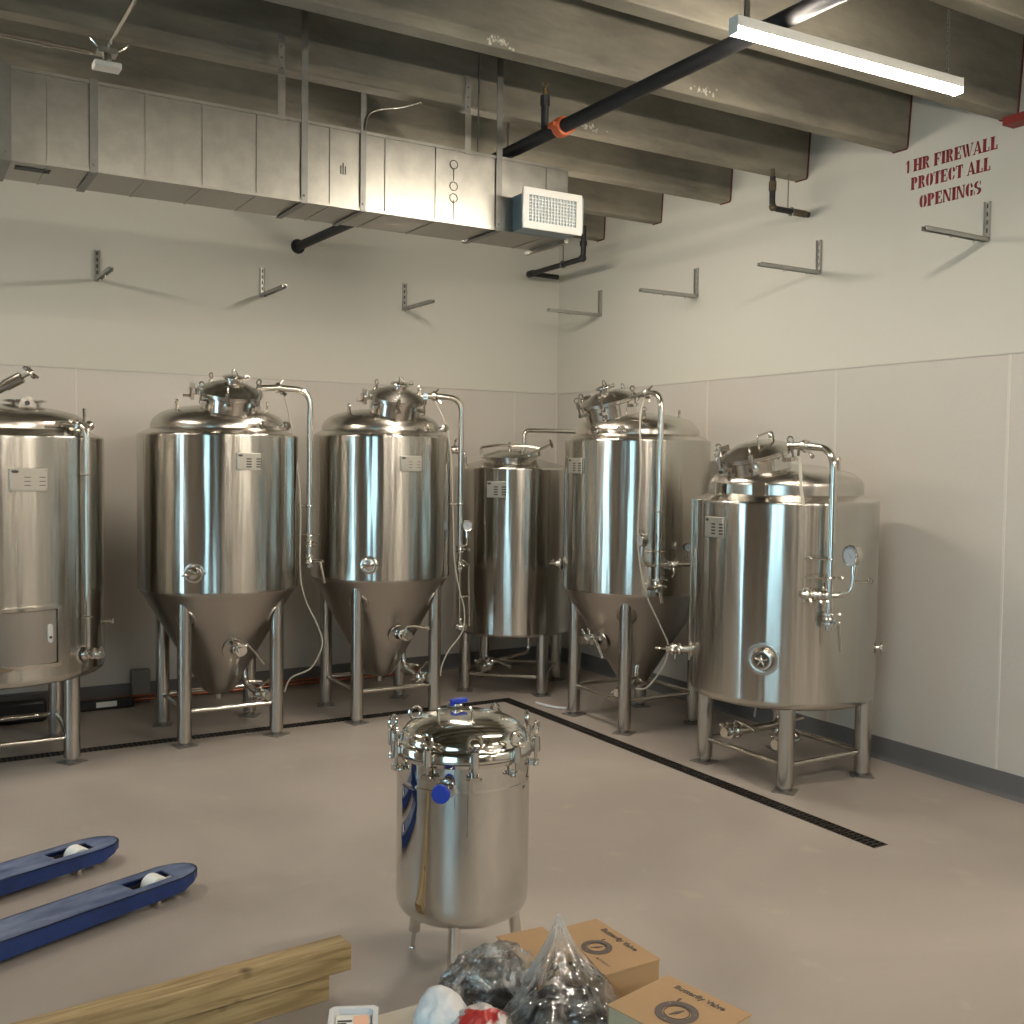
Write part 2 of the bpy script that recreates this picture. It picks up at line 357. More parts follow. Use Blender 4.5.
# FRP wainscot, trims, cove base
HF, HB = 2.44, .136
def frp(name, a, b, label): return struct(MB().box(a, b).build(name, FRP), label)
frp('wall_back_wainscot', (XL, YB-.006, HB-.02), (XR, YB, HF), 'beige wall panelling on the lower back wall')
frp('wall_right_wainscot', (XR-.006, YF, HB-.02), (XR, YB-.006, HF), 'beige wall panelling on the lower right wall')
n = 1+len(EDGES)
def trimbox(a, b, m=FTRIM, label='thin pale joint strip on the wall panelling'):
    global n
    o = struct(MB().box(a, b).build('trim_%d' % n, m, bevel=.002), label); n += 1; return o
for y in (7.25, 6.05, 4.81, 3.588, 2.37, 1.15, -.07, -1.3, -2.5): trimbox((XR-.009, y-.008, HB), (XR-.005, y+.008, HF), label='pale vertical joint strip on the right wall panelling')
for x in (4.856, 3.636, 2.416, 1.196, -.02, -1.24): trimbox((x-.006, YB-.008, HB), (x+.006, YB-.005, HF), label='pale vertical joint strip on the back wall panelling')
trimbox((XR-.018, YB-.018, HB), (XR-.005, YB-.005, HF), label='pale corner strip where the panelled walls meet')
trimbox((XL, YB-.011, HF-.006), (XR, YB-.004, HF+.004), FRP, label='pale cap strip along the back wall panelling')
trimbox((XR-.011, YF, HF-.006), (XR-.004, YB-.01, HF+.004), FRP, label='pale cap strip along the right wall panelling')
def base(name, pts_dir, label):
    m = MB(); c = .02
    prof = [(0, 0), (.03, 0), (.022, .004), (.012, .016), (.010, .03), (.010, HB), (0, HB)]
    if pts_dir == 'x':
        M = Matrix(((0, 0, 1, 0), (-1, 0, 0, YB-.006), (0, 1, 0, 0), (0, 0, 0, 1))); m.prism(prof, XL, XR, M)
    elif pts_dir == 'y':
        M = Matrix(((-1, 0, 0, XR-.006), (0, 0, 1, 0), (0, 1, 0, 0), (0, 0, 0, 1))); m.prism(prof, YF, YB-.006, M)
    return struct(m.build(name, BASEM), label)
base('baseboard_back', 'x', 'dark grey cove base along the back wall'); base('baseboard_right', 'y', 'dark grey cove base along the right wall')

# ------------------------------------------------------------ floor drain
dr = thing('trench_drain', 'black slotted trench drain grate bent in an L across the floor', 'drain', (4.07, 6.85, 0))
ch = MB()
def chan(a, b): ch.box((a[0], a[1], -.1), (b[0], b[1], -.05))
L4 = Matrix.Translation((-4.07, -6.85, 0))
ch.box((XL, D0, -.09), (DX1, D1, -.05), L4); ch.box((DX0, DY0, -.09), (DX1, D0, -.05), L4); ch.build('drain_channel', DARKM, dr)
gr = MB(); w = .006
for a, b in [((XL, D0), (DX0, D0+w)), ((XL, D1-w), (DX1, D1)), ((DX0, DY0), (DX0+w, D0)), ((DX1-w, DY0), (DX1, D1)), ((DX0, DY0), (DX1, DY0+w)), ((DX0+.045, DY0), (DX0+.055, D0)), ((XL, D0+.046), (DX0, D0+.054))]:
    gr.box((a[0], a[1], -.012), (b[0], b[1], .001), L4)
y = DY0
while y < D1: gr.box((DX0, y, -.012), (DX1, y+.013, .0), L4); y += .030
x = XL
while x < DX0: gr.box((x, D0, -.012), (x+.013, D1, .0), L4); x += .030
gr.build('drain_grate', GRATE, dr)

# ------------------------------------------------------------ light fixtures
def fixture(x, y, z=3.37, L=1.22, rz=0, label='', lit=True):
    t = thing('linear_light', label, 'light', (x, y, z), rz, 'suspended strip lights')
    h = MB(); h.box((-L/2, -.025, .022), (L/2, .025, .062)); h.box((-L/2-.004, -.027, -.002), (-L/2, .027, .064)); h.box((L/2, -.027, -.002), (L/2+.004, .027, .064))
    h.build('housing', WHITEM, t, bevel=.003)
    d = MB(); d.prism([(-.023, .022), (-.023, .008), (-.016, .0), (.016, .0), (.023, .008), (.023, .022)], -L/2, L/2, Matrix(((0, 0, 1, 0), (1, 0, 0, 0), (0, 1, 0, 0), (0, 0, 0, 1))))
    d.build('diffuser', TUBE, t)
    for sx in (-L/2+.06, L/2-.07):
        c = MB(); zz = .062; k = 0
        if sx < 0: c.box((sx-.012, -.004, .062), (sx+.012, .004, ZD-z)); 
        else:
            while zz < ZD-z-.02:
                c.torus((sx, 0, zz+.012), (1, 0, 0) if k % 2 else (0, 1, 0), .008, .0018, 8, 4); zz += .019; k += 1
        c.build('hanger_chain' if sx > 0 else 'hanger_strap', GALVD, t)
    return t
fixture(3.315, 2.962, 3.385, 1.225, -.033, 'lit white strip light hung below the beams at upper right, in view')
HLX = 3.15
fxl = {}
for k_, y_ in enumerate((.1, -3.2)):
    for x_, w_ in ((1.9, 'left'), (4.4, 'right')):
        fxl[(x_, y_)] = 'strip light on the %s behind the photographer, %s row' % (w_, ['nearest', 'farthest'][k_])
fixture(HLX, 5.92, 3.35, rz=pi/2, label='strip light hidden behind the duct on the right'); fixture(-.35, 5.93, 3.31, rz=pi/2, label='strip light beyond the duct at far left')
for (x, y), l in fxl.items(): fixture(x, y, label=l)

# ------------------------------------------------------------ duct and its hangers
DY, DYB, DZ0, DZ1 = 4.90, 5.26, 3.035, 3.415
du = thing('air_duct', 'long galvanised rectangular air duct hung below the beams', 'duct', (0, DY, DZ0))
LD = Matrix.Translation((0, -DY, -DZ0))
m = MB(); m.box((XL, DY, DZ0), (3.26, DYB, DZ1), LD); m.build('duct_body', GALV, du, bevel=.003)
m = MB()
for x in (-1.4, -.9, -.3, .22, .62, 1.02, 1.27, 1.52, 1.88, 2.17, 2.45, 3.12):
    m.box((x-.006, DY-.006, DZ0), (x+.006, DY, DZ1), LD); m.box((x-.004, DY, DZ0-.003), (x+.004, DYB, DZ0), LD)
m.box((XL, DY-.010, DZ0-.004), (3.26, DY+.002, DZ0+.010), LD); m.box((3.235, DY-.01, DZ0-.02), (3.26, DYB+.05, DZ0), LD); m.box((XL, DY-.01, DZ1-.01), (3.26, DY+.002, DZ1+.004), LD)
m.build('duct_seams', GALV, du)
m = MB()
for px, pz in [(2.55, .30), (2.55, .19), (2.55, .13)]: m.torus((px, -.004, pz), (0, 1, 0), .022, .0016, 16, 4)
m.box((2.549, -.004, .02), (2.551, -.001, .12)); m.box((2.549, -.004, .22), (2.551, -.001, .28))
for k in range(3): m.box((1.93+.012*k, -.004, .16), (1.934+.012*k, -.001, .2+.015*(k % 2)))
m.box((.50, .08, -.003), (.64, .14, -.001))
m.build('marker_scribbles', DARKTXT, du)
for x, top, bot, w in [(.455, DZ1+.01, DZ0, .045), (.80, DZ1+.01, DZ0, .035), (1.745, ZD, DZ0, .032), (2.045, 3.6, DZ0, .028), (2.815, ZD, DZ0, .035)]:
    s = MB(); s.box((x-w/2, DY-.012, bot-.006), (x+w/2, DY-.008, top)); s.box((x-w/2, DY-.012, bot-.008), (x+w/2, DYB+.01, bot-.004))
    s.cyl((x, DY-.02, bot+.03), (x, DY-.008, bot+.03), .006, 8)
    tag(s.build('duct_hanger_strap', GALVD), {.455: 'leftmost dark steel strap hanging the duct', .80: 'bluish steel strap on the duct below the small white sensor', 1.745: 'long steel strap in front of the beams left of centre duct',
        2.045: 'short steel strap on the duct where a thin wire starts', 2.815: 'long steel strap just left of the white grille'}[x], 'strap')
for x, lab in ((1.633, 'loose punched steel strap dangling left, ending at the duct top'), (2.628, 'loose punched steel strap dangling right, ending at the duct top')):
    s = MB(); s.cur = 0; s.box((x-.016, DY-.004, 3.60), (x+.016, DY-.001, 3.80)); s.cur = 1; s.box((x-.018, DY-.008, 3.40), (x+.018, DY-.004, 3.61))
    s.cur = 2
    for k in range(3): s.cyl((x, DY-.006, 3.64+.05*k), (x, DY-.0035, 3.64+.05*k), .005, 8)
    tag(s.build('loose_strap', [GALVD, GALV, DARKTXT]), lab, 'strap')
tag(MB().tube([(2.75, DY+.1, ZD), (2.745, DY+.1, DZ1)], .005, 6).build('threaded_rod', GALVD), 'thin threaded rod beside the right loose strap', 'rod')
tag(MB().tube([(2.05, DY-.02, 3.42), (2.06, DY-.02, 3.50), (2.12, DY-.02, 3.535), (2.25, DY-.01, 3.57), (2.36, DY, 3.62)], .005, 6, bend=.05).build('bent_wire', GALV), 'thin bent wire rising from the short duct strap', 'wire')
# grille box
gb = thing('supply_grille', 'white supply air grille on a foil sided box on the duct', 'vent', (3.035, 4.72, 3.02))
m = MB(); m.box((-.13, 0, .015), (.205, .18, .20)); m.build('grille_box', BLUEF, gb)
fr = MB(); x0, x1, z0, z1, w = -.178, .19, 0, .212, .038
for a, b in [((x0, z0), (x1, z0+w)), ((x0, z1-w), (x1, z1)), ((x0, z0+w), (x0+w, z1-w)), ((x1-w, z0+w), (x1, z1-w))]: fr.box((a[0], -.012, a[1]), (b[0], 0, b[1]))
fr.build('grille_frame', WHITEM, gb, bevel=.003)
MB().box((x0+w, .030, z0+w), (x1-w, .034, z1-w)).build('grille_backing', DARKM, gb)
bl = MB()
k = 0; nx, nz_ = 15, 8
for k in range(1, nx): 
    x = x0+w+(x1-x0-2*w)*k/nx; bl.box((x-.0025, -.008, z0+w), (x+.0025, .004, z1-w))
for k in range(1, nz_):
    z = z0+w+(z1-z0-2*w)*k/nz_; bl.box((x0+w, -.006, z-.0025), (x1-w, .006, z+.0025))
bl.build('grille_blades', WHITEM, gb)
# sprinkler main
sp = thing('sprinkler_main', 'long black sprinkler pipe crossing under the beams', 'pipe', (2.9, YB, 3.49))
xa = lambda y: 2.95 if y < 5.3 else 2.95-.108*(y-5.3)/2.8
MB().tube([(xa(YF)-2.9, YF-YB, 0), (xa(5.3)-2.9, 5.3-YB, 0), (xa(YB)-2.9, 0, 0)], .034, 20).build('pipe_run', BLACKP, sp)
m = MB(); m.lathe([(.034, -.03), (.046, -.028), (.05, -.012), (.044, 0), (.05, .012), (.046, .028), (.034, .03)], 24, rotM((0, 1, 0), (xa(4.5)-2.9, 4.50-YB, 0)))
m.box((xa(4.5)-2.9+.044, 4.475-YB, -.012), (xa(4.5)-2.9+.068, 4.525-YB, .012)); m.box((xa(4.5)-2.9-.068, 4.475-YB, -.012), (xa(4.5)-2.9-.044, 4.525-YB, .012))
m.build('orange_coupling', ORANGE, sp)
X = xa(4.66)-2.9; Y = 4.66-YB
m = MB(); m.cyl((X, Y, 0), (X, Y, .15), .020, 14); m.cyl((X, Y, .15), (X, Y, .20), .026, 8); m.build('riser', BLACKP, sp)
m = MB(); m.cyl((X, Y, .20), (X, Y, .235), .013, 8); m.torus((X, Y, .25), (1, 0, 0), .012, .003, 12, 6); m.cyl((X, Y, .262), (X, Y, .266), .018, 12); m.build('sprinkler_head', BRASS, sp)
MB().lathe([(.034, -.004), (.055, -.006), (.058, 0), (.034, .002)], 24, rotM((0, 1, 0), (xa(YB)-2.9, -.008, 0))).build('wall_collar', BLACKP, sp)
# short pipes
s2 = thing('pipe_offset', 'black pipe drop with elbows below the duct end', 'pipe', (4.88, 7.1, 3.46))
m = MB(); m.tube([(0, 0, .26), (0, 0, 0), (.015, .82, 0), (.30, .83, 0)], .022, 14, bend=.05); m.build('pipe_run', BLACKP, s2)
MB().cyl((0, 0, .10), (0, 0, .14), .03, 12).build('pipe_coupling', BLACKP, s2); MB().sphere((0, .01, .005), .032, 12).build('pipe_elbow', BLACKP, s2); MB().cyl((.015, .78, 0), (.018, .86, 0), .03, 12).build('pipe_elbow', BLACKP, s2)
MB().cyl((.004, .3, .0), (.004, .3, ZD-3.46), .005, 6).torus((.004, .3, 0), (0, 1, 0), .028, .005).build('pipe_hanger', GALVD, s2)
DBR = mat('rusted_fitting', (.11, .085, .055), .5, .6, var=.3, vscale=30)
s3 = thing('pipe_drop', 'short brown and black pipe drop with elbow entering the right wall', 'pipe', (4.97, 5.085, 3.475))
m = MB(); m.tube([(0, 0, .20), (0, 0, 0), (.33, 0, 0)], .019, 14, bend=.045); m.build('pipe_run', BLACKP, s3)
MB().cyl((0, 0, .11), (0, 0, .17), .024, 8).cyl((.0, 0, .17), (0, 0, .25), .013, 10).build('pipe_coupling', DBR, s3); MB().sphere((.006, 0, .006), .026, 12).build('pipe_elbow', DBR, s3); MB().cyl((.18, 0, 0), (.30, 0, 0), .023, 14).build('pipe_sleeve', DBR, s3)
MB().cyl((.17, .03, 0), (.17, .03, .245), .004, 6).torus((.17, 0, 0), (1, 0, 0), .026, .004).build('pipe_hanger', GALVD, s3)
# sensor and conduits
sn = thing('ceiling_sensor', 'small white sensor box hung on conduit under the beams at upper left', 'sensor', (.91, 5.2, 3.60))
MB().box((-.06, -.03, -.016), (.06, .05, .014)).build('sensor_housing', WHITEM, sn, bevel=.006)
MB().cyl((0, 0, .014), (0, 0, .05), .02, 12).box((-.045, -.03, .05), (.045, .05, .075)).build('junction_box', GALV, sn, bevel=.004)
cnd = MB(); cnd.tube([(.91, 5.2, 3.68), (.925, 2.4, 3.68)], .011, 10); cnd.tube([(.88, 5.24, 3.66), (XL+.03, 5.24, 3.66)], .011, 10)
cnd.tube([(.90, 5.2, 3.66), (.84, 5.2, 3.70), (.82, 5.2, 3.80), (.82, 5.2, 4.0)], .006, 8, bend=.05); cnd.tube([(.94, 5.2, 3.66), (1.0, 5.2, 3.70), (1.06, 5.22, 4.0)], .006, 8, bend=.05)
for x in (.66, -.2): cnd.cyl((x-.02, 5.24, 3.66), (x+.02, 5.24, 3.66), .015, 10)
tag(cnd.build('electrical_conduit', PIPE), 'thin bright conduit running to the white sensor', 'conduit')
wb = MB(); wb.box((.47, 4.2, 3.70), (.60, 4.24, 3.719)); 
# wall brackets
BRK = mat('bracket_steel', (.40, .40, .37), .4, .7, var=.1, vscale=20)
def bracket(loc, rz, label, al=.54, bright=False):
    t = thing('shelf_bracket', label, 'bracket', loc, rz, 'steel L brackets on the walls')
    v = MB(); v.box((-.018, -.006, -.012), (.018, 0, .20)); v.box((-.018, -.022, -.012), (-.014, -.006, .20)); v.box((.014, -.022, -.012), (.018, -.006, .20)); v.cur = 1
    for k in range(4): v.box((-.006, -.0075, .03+.045*k), (.006, -.0055, .055+.045*k))
    v.build('upright', [BRK, DARKTXT], t)
    v = MB(); v.box((-.018, -al, -.002), (.018, -.006, .002)); v.box((-.018, -al, -.022), (-.014, -.006, 0)); v.box((.014, -al, -.022), (.018, -.006, 0)); v.cur = 1
    for k in range(9): v.box((-.006, -al+.04+.05*k, .0015), (.006, -al+.065+.05*k, .003))
    v.cur = 0; v.cyl((0, -.12, -.036), (0, -.12, 0), .006, 8); v.cyl((0, -.32, -.036), (0, -.32, 0), .006, 8)
    v.build('arm', [BRK, DARKTXT], t); return t
for x, l in ((1.344, 'leftmost steel L bracket on the back wall'), (2.556, 'middle steel L bracket on the back wall, below the black pipe end'), (3.768, 'rightmost steel L bracket on the back wall')):
    bracket((x, YB, 3.09), 0, l)
for y, l in ((7.442, 'steel L bracket on the right wall nearest the room corner'), (6.2, 'second steel L bracket on the right wall from the corner'), (4.985, 'third steel L bracket on the right wall from the corner'), (3.755, 'steel L bracket on the right wall below the red writing')):
    bracket((XR, y, 3.09), -pi/2, l)
tag(MB().box((XR-.10, 3.35, 3.655), (XR-.001, 3.62, 3.70)).build('red_bracket', mat('dark_red_paint', (.22, .02, .015), .5), bevel=.003), 'small dark red bracket under a beam at the right wall edge', 'bracket')

# ------------------------------------------------------------ stencilled sign
def glyph(ch):
    R = []  # rectangles and arc strips in a 0..1 tall cell, stencil slab face
    def r(a, b, c, d): R.append([(a, b), (c, b), (c, d), (a, d)])
    def q(*p): R.append(list(p))
    def arc(cx, cy, rx, ry, wx, wy, a0, a1, n=8):
        for k in range(n):
            a = radians(a0+(a1-a0)*k/n); b = radians(a0+(a1-a0)*(k+1)/n)
            if k == 0: wx = wx*1.28; wy = wy*1.35
            R.append([(cx+rx*cos(a), cy+ry*sin(a)), (cx+rx*cos(b), cy+ry*sin(b)), (cx+(rx-wx)*cos(b), cy+(ry-wy)*sin(b)), (cx+(rx-wx)*cos(a), cy+(ry-wy)*sin(a))])
    def stem(x, w=.26): r(x, 0, x+w, 1)
    def serif(x, w=.26, o=.05): r(x-o, 0, x+w+o, .07); r(x-o, .93, x+w+o, 1)
    if ch == '1': stem(.1, .17); q((.1, .93), (.1, .78), (.0, .74), (.0, .8)); return R, .32
    if ch == 'I': stem(.06); serif(.06); return R, .38
    if ch == 'H': stem(.05); serif(.05); stem(.5); serif(.5); r(.31, .45, .48, .55); return R, .81
    if ch == 'L': stem(.05); serif(.05); r(.29, 0, .58, .09); r(.5, .09, .58, .33); return R, .64
    if ch == 'F': stem(.05); serif(.05); r(.29, .91, .6, 1); r(.53, .68, .6, 1); r(.29, .46, .46, .55); r(.42, .36, .47, .65); return R, .65
    if ch == 'E': stem(.05); serif(.05); r(.29, .91, .6, 1); r(.53, .70, .6, 1); r(.29, .46, .46, .55); r(.42, .38, .47, .63); r(.29, 0, .62, .09); r(.55, 0, .62, .3); return R, .68
    if ch == 'P': stem(.05); serif(.05); arc(.36, .73, .27, .27, .2, .09, -88, 88); return R, .68
    if ch == 'R': stem(.05); serif(.05); arc(.36, .75, .25, .25, .19, .09, -88, 88); q((.33, .47), (.48, .47), (.68, .0), (.5, .0)); return R, .72
    if ch == 'W':
        q((0, 1), (.19, 1), (.36, 0), (.24, 0)); q((.31, 1), (.5, 1), (.68, 0), (.56, 0)); q((.36, .05), (.40, .12), (.52, .95), (.44, .95)); q((.68, .05), (.71, .12), (.9, 1), (.84, 1)); r(-.04, .93, .24, 1); r(.74, .93, .96, 1); return R, .94
    if ch == 'A': q((.30, 1), (.42, 1), (.72, 0), (.5, 0)); q((.06, 0), (.12, 0), (.36, .86), (.31, .96)); r(.2, .25, .48, .33); r(-.02, 0, .2, .07); r(.45, 0, .77, .07); return R, .76
    if ch == 'N': stem(.05, .09); serif(.05, .09, .05); q((.06, 1), (.25, 1), (.66, 0), (.5, 0)); stem(.6, .08); r(.53, .93, .75, 1); return R, .78
    if ch == 'T': stem(.22); r(.17, 0, .47, .07); r(0, .91, .19, 1); r(.45, .91, .64, 1); r(0, .7, .06, 1); r(.58, .7, .64, 1); r(.22, .93, .42, 1); return R, .66
    if ch == 'O': arc(.29, .5, .29, .51, .2, .09, 97, 263, 12); arc(.39, .5, .29, .51, .2, .09, -83, 83, 12); return R, .70
    if ch == 'C': arc(.29, .5, .29, .51, .2, .09, 97, 263, 12); arc(.37, .5, .25, .51, .15, .09, 15, 80, 6); arc(.37, .5, .25, .51, .10, .09, -80, -25, 6); return R, .65
    if ch == 'G': arc(.29, .5, .29, .51, .2, .09, 97, 263, 12); arc(.37, .5, .25, .51, .12, .09, 20, 80, 6); r(.42, .0, .6, .42); r(.37, .38, .65, .45); return R, .68
    if ch == 'S': arc(.30, .73, .28, .28, .17, .10, 75, 235, 8); arc(.32, .27, .30, .28, .18, .10, -105, 65, 8); q((.06, .62), (.24, .60), (.56, .40), (.42, .30)); r(.50, .70, .56, 1); r(.02, .0, .08, .3); return R, .64
    return R, .3
sg = thing('painted_wall_sign', 'dark red stencilled firewall notice painted on the right wall', 'sign', (XR, 4.0, 3.34))
H = .073
for text, y0, y1, z0 in [('1 HR FIREWALL', 4.317, 3.708, 3.572), ('PROTECT ALL', 4.280, 3.748, 3.465), ('OPENINGS', 4.215, 3.803, 3.347)]:
    gs = [glyph(c) if c != ' ' else ([], .32) for c in text]; tot = sum(g[1]+.02 for g in gs)-.02; sx = (y0-y1)/tot; x = 0
    ln = MB()
    for polys, wd in gs:
        for P in polys:
            vv = [(-.0015, y0-4.0-(x+p[0])*sx, z0-3.34+p[1]*H) for p in P]; ln.add(vv, [tuple(range(len(vv)))])
        x += wd+.02
    o = ln.build('text_line', RED, sg); so = o.modifiers.new('thick', 'SOLIDIFY'); so.thickness = .001

# ------------------------------------------------------------ tank building blocks
def valve(parent, p, ax, hdir, s=1.0, hl=.13, name='butterfly_valve', disc=True):
    """tri-clamp butterfly valve at p along ax; lever toward hdir"""
    p = Vector(p); ax = Vector(ax).normalized(); hd = Vector(hdir).normalized()
    m = MB(); M = rotM(ax, p)
    m.lathe([(0, -.055*s), (.020*s, -.055*s), (.020*s, -.032*s), (.034*s, -.030*s), (.036*s, -.022*s), (.034*s, -.014*s), (.026*s, -.012*s), (.030*s, 0), (.026*s, .012*s), (.034*s, .014*s), (.036*s, .022*s), (.034*s, .030*s), (.020*s, .032*s), (.020*s, .05*s), (.024*s, .052*s), (.024*s, .058*s), (0, .058*s)], 20, M)
    side = ax.cross(hd).normalized()
    for k in (-.022, .022):
        c = p+ax*k*s; m.cyl(c+side*.03*s, c+side*.062*s, .005*s, 8); m.sphere(c+side*.064*s, .009*s, 8, (1, 1, 1)); m.cyl(c+side*.05*s-hd*.014*s, c+side*.05*s+hd*.014*s, .004*s, 6)
    m.cyl(p, p+hd*.045*s, .009*s, 10); m.cyl(p+hd*.030*s, p+hd*.034*s, .017*s, 12)
    v = m.build(name, FITM, parent)
    h = MB(); q = p+hd*.045*s; e = q+(side*.25+hd*.6+ax*.1).normalized()*.0
    h.tube([q, q+hd*.008*s, q+hd*.02*s-side*hl*.35*s, q+hd*.03*s-side*hl*s], .0065*s, 8, bend=.02); h.cyl(q+hd*.022*s-side*hl*.4*s, q+hd*.03*s-side*hl*s, .0095*s, 8)
    h.build('valve_lever', FITM, v)
    return v
def sample_valve(parent, p, n, s=1.0):
    p = Vector(p); n = Vector(n).normalized(); M = rotM(n, p)
    m = MB(); m.lathe([(0, -.006), (.060*s, -.006), (.062*s, 0), (.044*s, .004), (.040*s, .008), (0, .008)], 28, M); m.build('weld_plate', DOME, parent)
    m = MB(); m.lathe([(0, .0), (.018*s, 0), (.018*s, .012*s), (.034*s, .014*s), (.038*s, .022*s), (.034*s, .030*s), (.022*s, .034*s), (.024*s, .05*s), (.012*s, .055*s), (.012*s, .07*s), (0, .07*s)], 20, M)
    up = Vector((0, 0, 1)); sd = n.cross(up).normalized(); c = p+n*.05*s
    m.tube([c, c+n*.03*s+sd*.02*s, c+n*.045*s+sd*.045*s-up*.01*s], .006*s, 8, bend=.02); m.cyl(c+n*.02*s, c+n*.02*s+up*.03*s-sd*.01*s, .006*s, 8)
    m.cyl(c+n*.03*s-sd*.032*s, c+n*.03*s+sd*.032*s+up*.012*s, .006*s, 8); m.torus(p+n*.022*s, n, .040*s, .004*s, 20, 6); m.cyl(p+n*.022*s-sd*.04*s, p+n*.022*s-sd*.07*s, .006*s, 8)
    v = m.build('sample_valve', FITM, parent)
    MB().torus(p+n*.010*s, n, .041*s, .006*s, 28, 8).build('valve_gasket', RUBBER, v); return v
def gauge(parent, p, n, up=(0, 0, -1), stem=.05, R=.04):
    """dial gauge facing n with stem toward up"""
    p = Vector(p); n = Vector(n).normalized(); M = rotM(n, p)
    m = MB(); m.lathe([(0, -.045), (R*.8, -.045), (R*.92, -.04), (R*.92, -.012), (R, -.012), (R*1.05, .0), (R*1.0, .006), (R*.88, .005), (R*.88, -.002)], 28, M)
    m.cyl(p-n*.02, p-n*.02+Vector(up)*(R+stem), .008, 10); g = m.build('pressure_gauge', FITM, parent)
    m = MB(); m.lathe([(0, -.001), (R*.88, -.001)], 28, M); f = m.build('gauge_dial', WHITEDIAL, g)
    u = Vector((0, 0, 1)); u = (u-n*u.dot(n)).normalized(); s_ = n.cross(u)
    m = MB(); d = (u*.7+s_*.7).normalized(); e = n.cross(d); c = p+n*.0015
    m.add([c-d*R*.3-e*.0018, c-d*R*.3+e*.0018, c+d*R*.65], [(0, 1, 2)])
    for k in range(9):
        a = radians(-130+k*32.5); dd = u*cos(a)+s_*sin(a); ee = n.cross(dd); m.add([c+dd*R*.7-ee*.0012, c+dd*R*.7+ee*.0012, c+dd*R*.82+ee*.0012, c+dd*R*.82-ee*.0012], [(0, 1, 2, 3)])
    m.build('gauge_needle', DARKTXT, g)
def nameplate(parent, ang, z, R, w=.155, h=.105, bars=True, grp=False):
    """ang measured from local front (-Y) toward +X"""
    c = Vector((R*sin(ang), -R*cos(ang), z)); n = Vector((sin(ang), -cos(ang), 0)); s_ = Vector((cos(ang), sin(ang), 0)); u = Vector((0, 0, 1))
    M = Matrix(((s_.x, u.x, n.x, c.x), (s_.y, u.y, n.y, c.y), (s_.z, u.z, n.z, c.z), (0, 0, 0, 1)))
    m = MB(); m.box((-w/2, -h/2, -.004), (w/2, h/2, .012), M); p = m.build('nameplate', SATPLATE, parent, bevel=.003)
    m = MB(); zt = .0125
    el = [(w*-.36+w*.10*cos(a*pi/8), h*.36+h*.07*sin(a*pi/8)) for a in range(16)]; m.prism(el, .011, zt, M)
    if bars:
        for i in range(4):
            for x in (-.12, .30): m.box((w*x, h*(.12-.155*i), .011), (w*(x+.22), h*(.20-.155*i), zt), M)
    else:
        for i in range(3):
            for x in (-.12, .28): m.box((w*x, h*(.10-.18*i), .011), (w*(x+.17), h*(.13-.18*i), zt), M)
    for x in (-.46, .46):
        for y in (-.42, .42): m.box((w*x-.002, h*y-.002, .011), (w*x+.002, h*y+.002, zt), M)
    m.build('plate_print', DARKTXT, p)
def legs(parent, pos, r, z, brace_z, top=None, pad=.062, dish=None, tilt=0.0):
    for i, (x, y) in enumerate(pos):
        m = MB(); zt = z if not isinstance(z, (list, tuple)) else z[i]
        m.lathe([(0, .022), (r*.75, .022), (r*.75, .03), (r, .032), (r, zt)], 24, Matrix.Translation((x, y, 0)))
        l = m.build('leg', LEGM, parent)
        m = MB(); m.cyl((x, y, .004), (x, y, .03), r*.72, 16); m.box((-pad, -pad, 0), (pad, pad, .005), Matrix.Translation((x, y, 0)) @ Matrix.Rotation(.2+i*.35, 4, 'Z')); m.build('foot_pad', mat_pad, l)
        if dish:
            # ground weld collar where the leg meets the cone
            n_ = Vector((x, y, -hypot(x, y)*.62)).normalized(); c = Vector((x, y, 0)); 
    k = len(pos)
    for i in range(k):
        a, b = Vector((*pos[i], brace_z)), Vector((*pos[(i+1) % k], brace_z)); d = (b-a).normalized()
        MB().cyl(a+d*r*.9, b-d*r*.9, .015, 12).build('brace', PIPE, parent)
mat_pad = mat('foot_plate', (.20, .185, .165), .5, .4)
def swing_clamp(mb, c, out, s=1.0):
    """eye bolt clamp around a lid rim"""
    c = Vector(c); out = Vector(out); up = Vector((0, 0, 1))
    mb.cyl(c+out*.012*s-up*.05*s, c+out*.012*s+up*.03*s, .006*s, 8); mb.cyl(c+out*.012*s, c+out*.012*s+up*.028*s, .011*s, 8)
    mb.torus(c+out*.012*s+up*.048*s, out.cross(up), .014*s, .004*s, 14, 6); mb.box((-.012*s, -.018*s, -.008*s), (.016*s, .018*s, .008*s), Matrix.Translation(c-up*.04*s))
